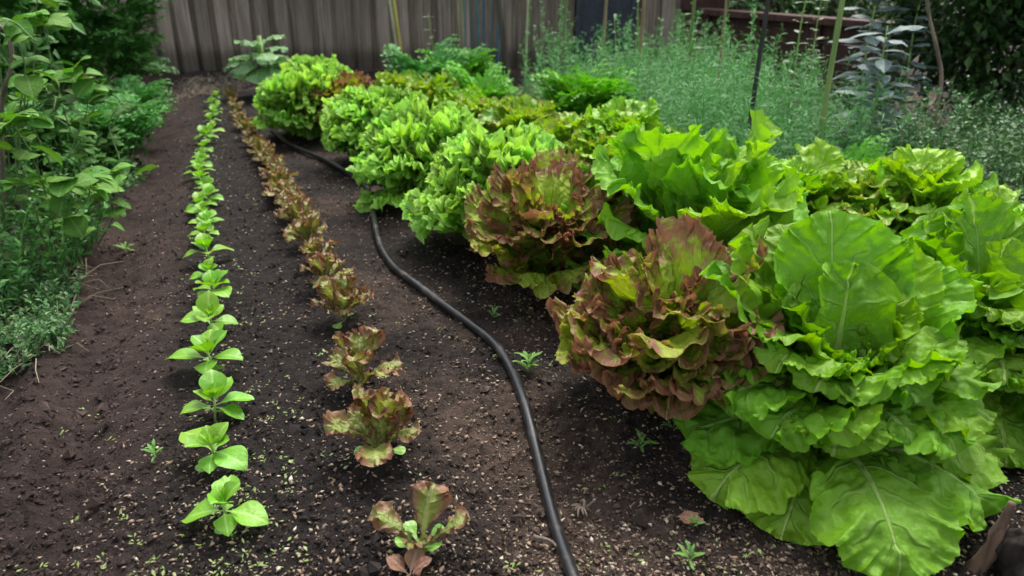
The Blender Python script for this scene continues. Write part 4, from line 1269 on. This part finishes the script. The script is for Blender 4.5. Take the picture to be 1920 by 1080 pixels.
# ------------------------------------------------------------------ tiny sprouts and small weeds on the soil
r_ = np.random.default_rng(90)
xy = scatter_xy(4200, 4.8, 91, 1.7)
u = row_u(xy[:, 0], xy[:, 1])
dens = np.exp(-(u / .075) ** 2) * .55 + .9 * np.exp(-((u - .08) / .05) ** 2) * .5 + .06 + .25 * np.exp(-((u - .62) / .08) ** 2)
dens *= 2.0 * sstep(.35, .85, vnoise(xy[:, 0] * 11, xy[:, 1] * 11, 92))
xy = xy[(r_.uniform(0, 1, len(xy)) < dens) & (u < .9) & (u > -.3)]
base = on_ground(xy, .002)
Vs, Fs = [], []
n0 = 0
for b in base:
    k = r_.integers(2, 5)
    for m in range(k):
        a = r_.uniform(0, 6.28); l = r_.uniform(.003, .009); wd = l * r_.uniform(.16, .3)
        d = np.array([math.cos(a), math.sin(a), r_.uniform(.0, .7)]); s_ = np.array([-math.sin(a), math.cos(a), 0])
        o = b + np.array([r_.normal(0, .004), r_.normal(0, .004), r_.uniform(.001, .006)])
        Vs += [o, o + d * l * .6 + s_ * wd, o + d * l, o + d * l * .6 - s_ * wd]
        Fs.append((n0, n0 + 1, n0 + 2, n0 + 3)); n0 += 4
tag(link('tiny_sprouts', make_mesh('tiny_sprouts', Vs, Fs, None, M['sprout'], False)), 'tiny yellow-green sprouting weeds on the soil between the rows', 'sprouts', kind='stuff')

wl_ = [leaf_mesh('leaf', M['vine_light'], L=.030, W=.0042, prof='lance', a=(40 + 12 * v, 95, 1.1), cup=.2, ruf=((.001, 3, 2),), teeth=(.25, 12), seed=150 + v, nq=25, nr=5) for v in range(3)]
for n_, (px, py, s_, cnt, lab) in enumerate([(990, 700, 1.1, 11, 'small pale green weed beside the black hose'), (1200, 842, .95, 8, 'flat grey-green weed in front of the big red lettuce'),
                                             (925, 600, .8, 7, 'tiny weed between hose and the farther red lettuce'), (1262, 812, .9, 8, 'dim little weed in the shade of the big red lettuce'),
                                             (1300, 985, .6, 7, 'tiny weed beside the fallen brown leaf'), (1292, 1050, .7, 7, 'tiny weed at the bottom edge under the smooth lettuce'),
                                             (290, 850, .8, 8, 'tiny weed left of the second green seedling'), (232, 450, 1.0, 7, 'small feathery weed on the path edge')]):
    r_ = np.random.default_rng(1700 + n_)
    x, y = G(px, py)
    t = thing('small_weed', lab, 'weed', (x, y, H(x, y)), 'small weeds on the soil')
    for k in range(cnt):
        put_leaf(t, wl_[k % 3], k * 2.4, 0, r_.uniform(-.5, .3), s_ * r_.uniform(.7, 1.2), (0, 0, .003 + .0025 * k * s_))

# ------------------------------------------------------------------ litter
dl = leaf_mesh('fallen_leaf', M['dead_leaf'], L=.042, W=.014, prof='ovate', a=(84, 96, 1), cup=.3, ruf=((.002, 3, 2),), seed=160, nq=31, nr=6)
x, y = G(1262, 968)
tag(link('fallen_leaf', dl, None, (x, y, H(x, y) + .008), (0, 0, -.25)), 'brown fallen leaf lying on the soil near the smooth lettuce', 'leaf')
x, y = G(768, 1080)
t = thing('withered_seedling', 'withered brown seedling leaf at the bottom edge below the red seedlings', 'seedling', (x, y, H(x, y)))
for k in range(5):
    put_leaf(t, dl, k * 1.3, .2, -.8 + .2 * k, .95, (0, 0, .004))
def twig(name, lab, pts, R, mat='twig', cat='twig'):
    P = [(*G(px, py), zz) for px, py, zz in pts]
    P = np.array([(x, y, H(x, y) + zz) for x, y, zz in P])
    P = catmull(P, 5)
    V, F, U = tube(P - P[0], np.linspace(R, R * .6, len(P)), 6); g = Geo(); g.add(V, F, U)
    return tag(link(name, g.mesh(name, M[mat]), None, P[0]), lab, cat)
twig('twig', 'pale dry twig lying against the hose near the bottom edge', [(1000, 1012, .008), (1030, 1022, .010), (1046, 1032, .006)], .003)
x, y = G(1094, 950)
t = thing('dry_root_tuft', 'dry pinkish root tuft on the soil right of the hose', 'root tuft', (x, y, H(x, y)))
r_ = np.random.default_rng(1800)
for k in range(9):
    a = r_.uniform(0, 6.28); l = r_.uniform(.012, .026)
    P = catmull([(0, 0, .003), (l * .5 * math.cos(a), l * .5 * math.sin(a), .012), (l * math.cos(a + .3), l * math.sin(a + .3), r_.uniform(.003, .02))], 4)
    V, F, U = tube(P, np.linspace(.003, .0012, len(P)), 5); g = Geo(); g.add(V, F, U)
    link('rootlet', g.mesh('rootlet', M['twig']), t)

# split stump end in the bottom right corner
x, y = G(1918, 1092)
t = thing('broken_stump', 'dark weathered broken stump in the bottom right corner', 'stump', (x, y, H(x, y)))
r_ = np.random.default_rng(1900)
zz = np.linspace(-.03, .06, 14); an = np.linspace(0, 2 * PI, 48, endpoint=False)
ZZ, AN = np.meshgrid(zz, an, indexing='ij')
RR = .055 * (1 - .25 * sstep(.03, .06, ZZ)) * (1 + 1.1 * fbm(np.cos(AN) * 3 + 5, np.sin(AN) * 3 + ZZ * 22, 61, 4)) 
V = np.stack([RR * np.cos(AN) + .03, RR * np.sin(AN), ZZ + .03 * fbm(np.cos(AN) * 2, np.sin(AN) * 2, 63, 3) * (ZZ > 0)], -1).reshape(-1, 3)
F = np.array([(i * 48 + j, i * 48 + (j + 1) % 48, (i + 1) * 48 + (j + 1) % 48, (i + 1) * 48 + j) for i in range(13) for j in range(48)])
V = np.vstack([V, [(.03, 0, .035)]])
F = np.vstack([F, [(13 * 48 + j, 13 * 48 + (j + 1) % 48, len(V) - 1, len(V) - 1) for j in range(48)]])
g = Geo(); g.add(V, F); link('rotten_core', g.mesh('rotten_core', M['rot']), t)
for k in range(4):
    s = np.linspace(-.02, [.10, .06, .05, .07][k], 9)
    ox, oy = [(-.035, .03), (-.02, .04), (.03, .03), (.045, 0)][k]
    P = np.stack([ox + .15 * s + .003 * np.sin(s * 90 + k), oy + .003 * np.cos(s * 70 + k), s], 1)
    V, F, U = tube(P, np.linspace(.012, .005, 9) * (1 + .18 * r_.normal(size=9)), 9)
    g = Geo(); g.add(V, F, U)
    link('splinter', g.mesh('splinter', M['bark']), t)
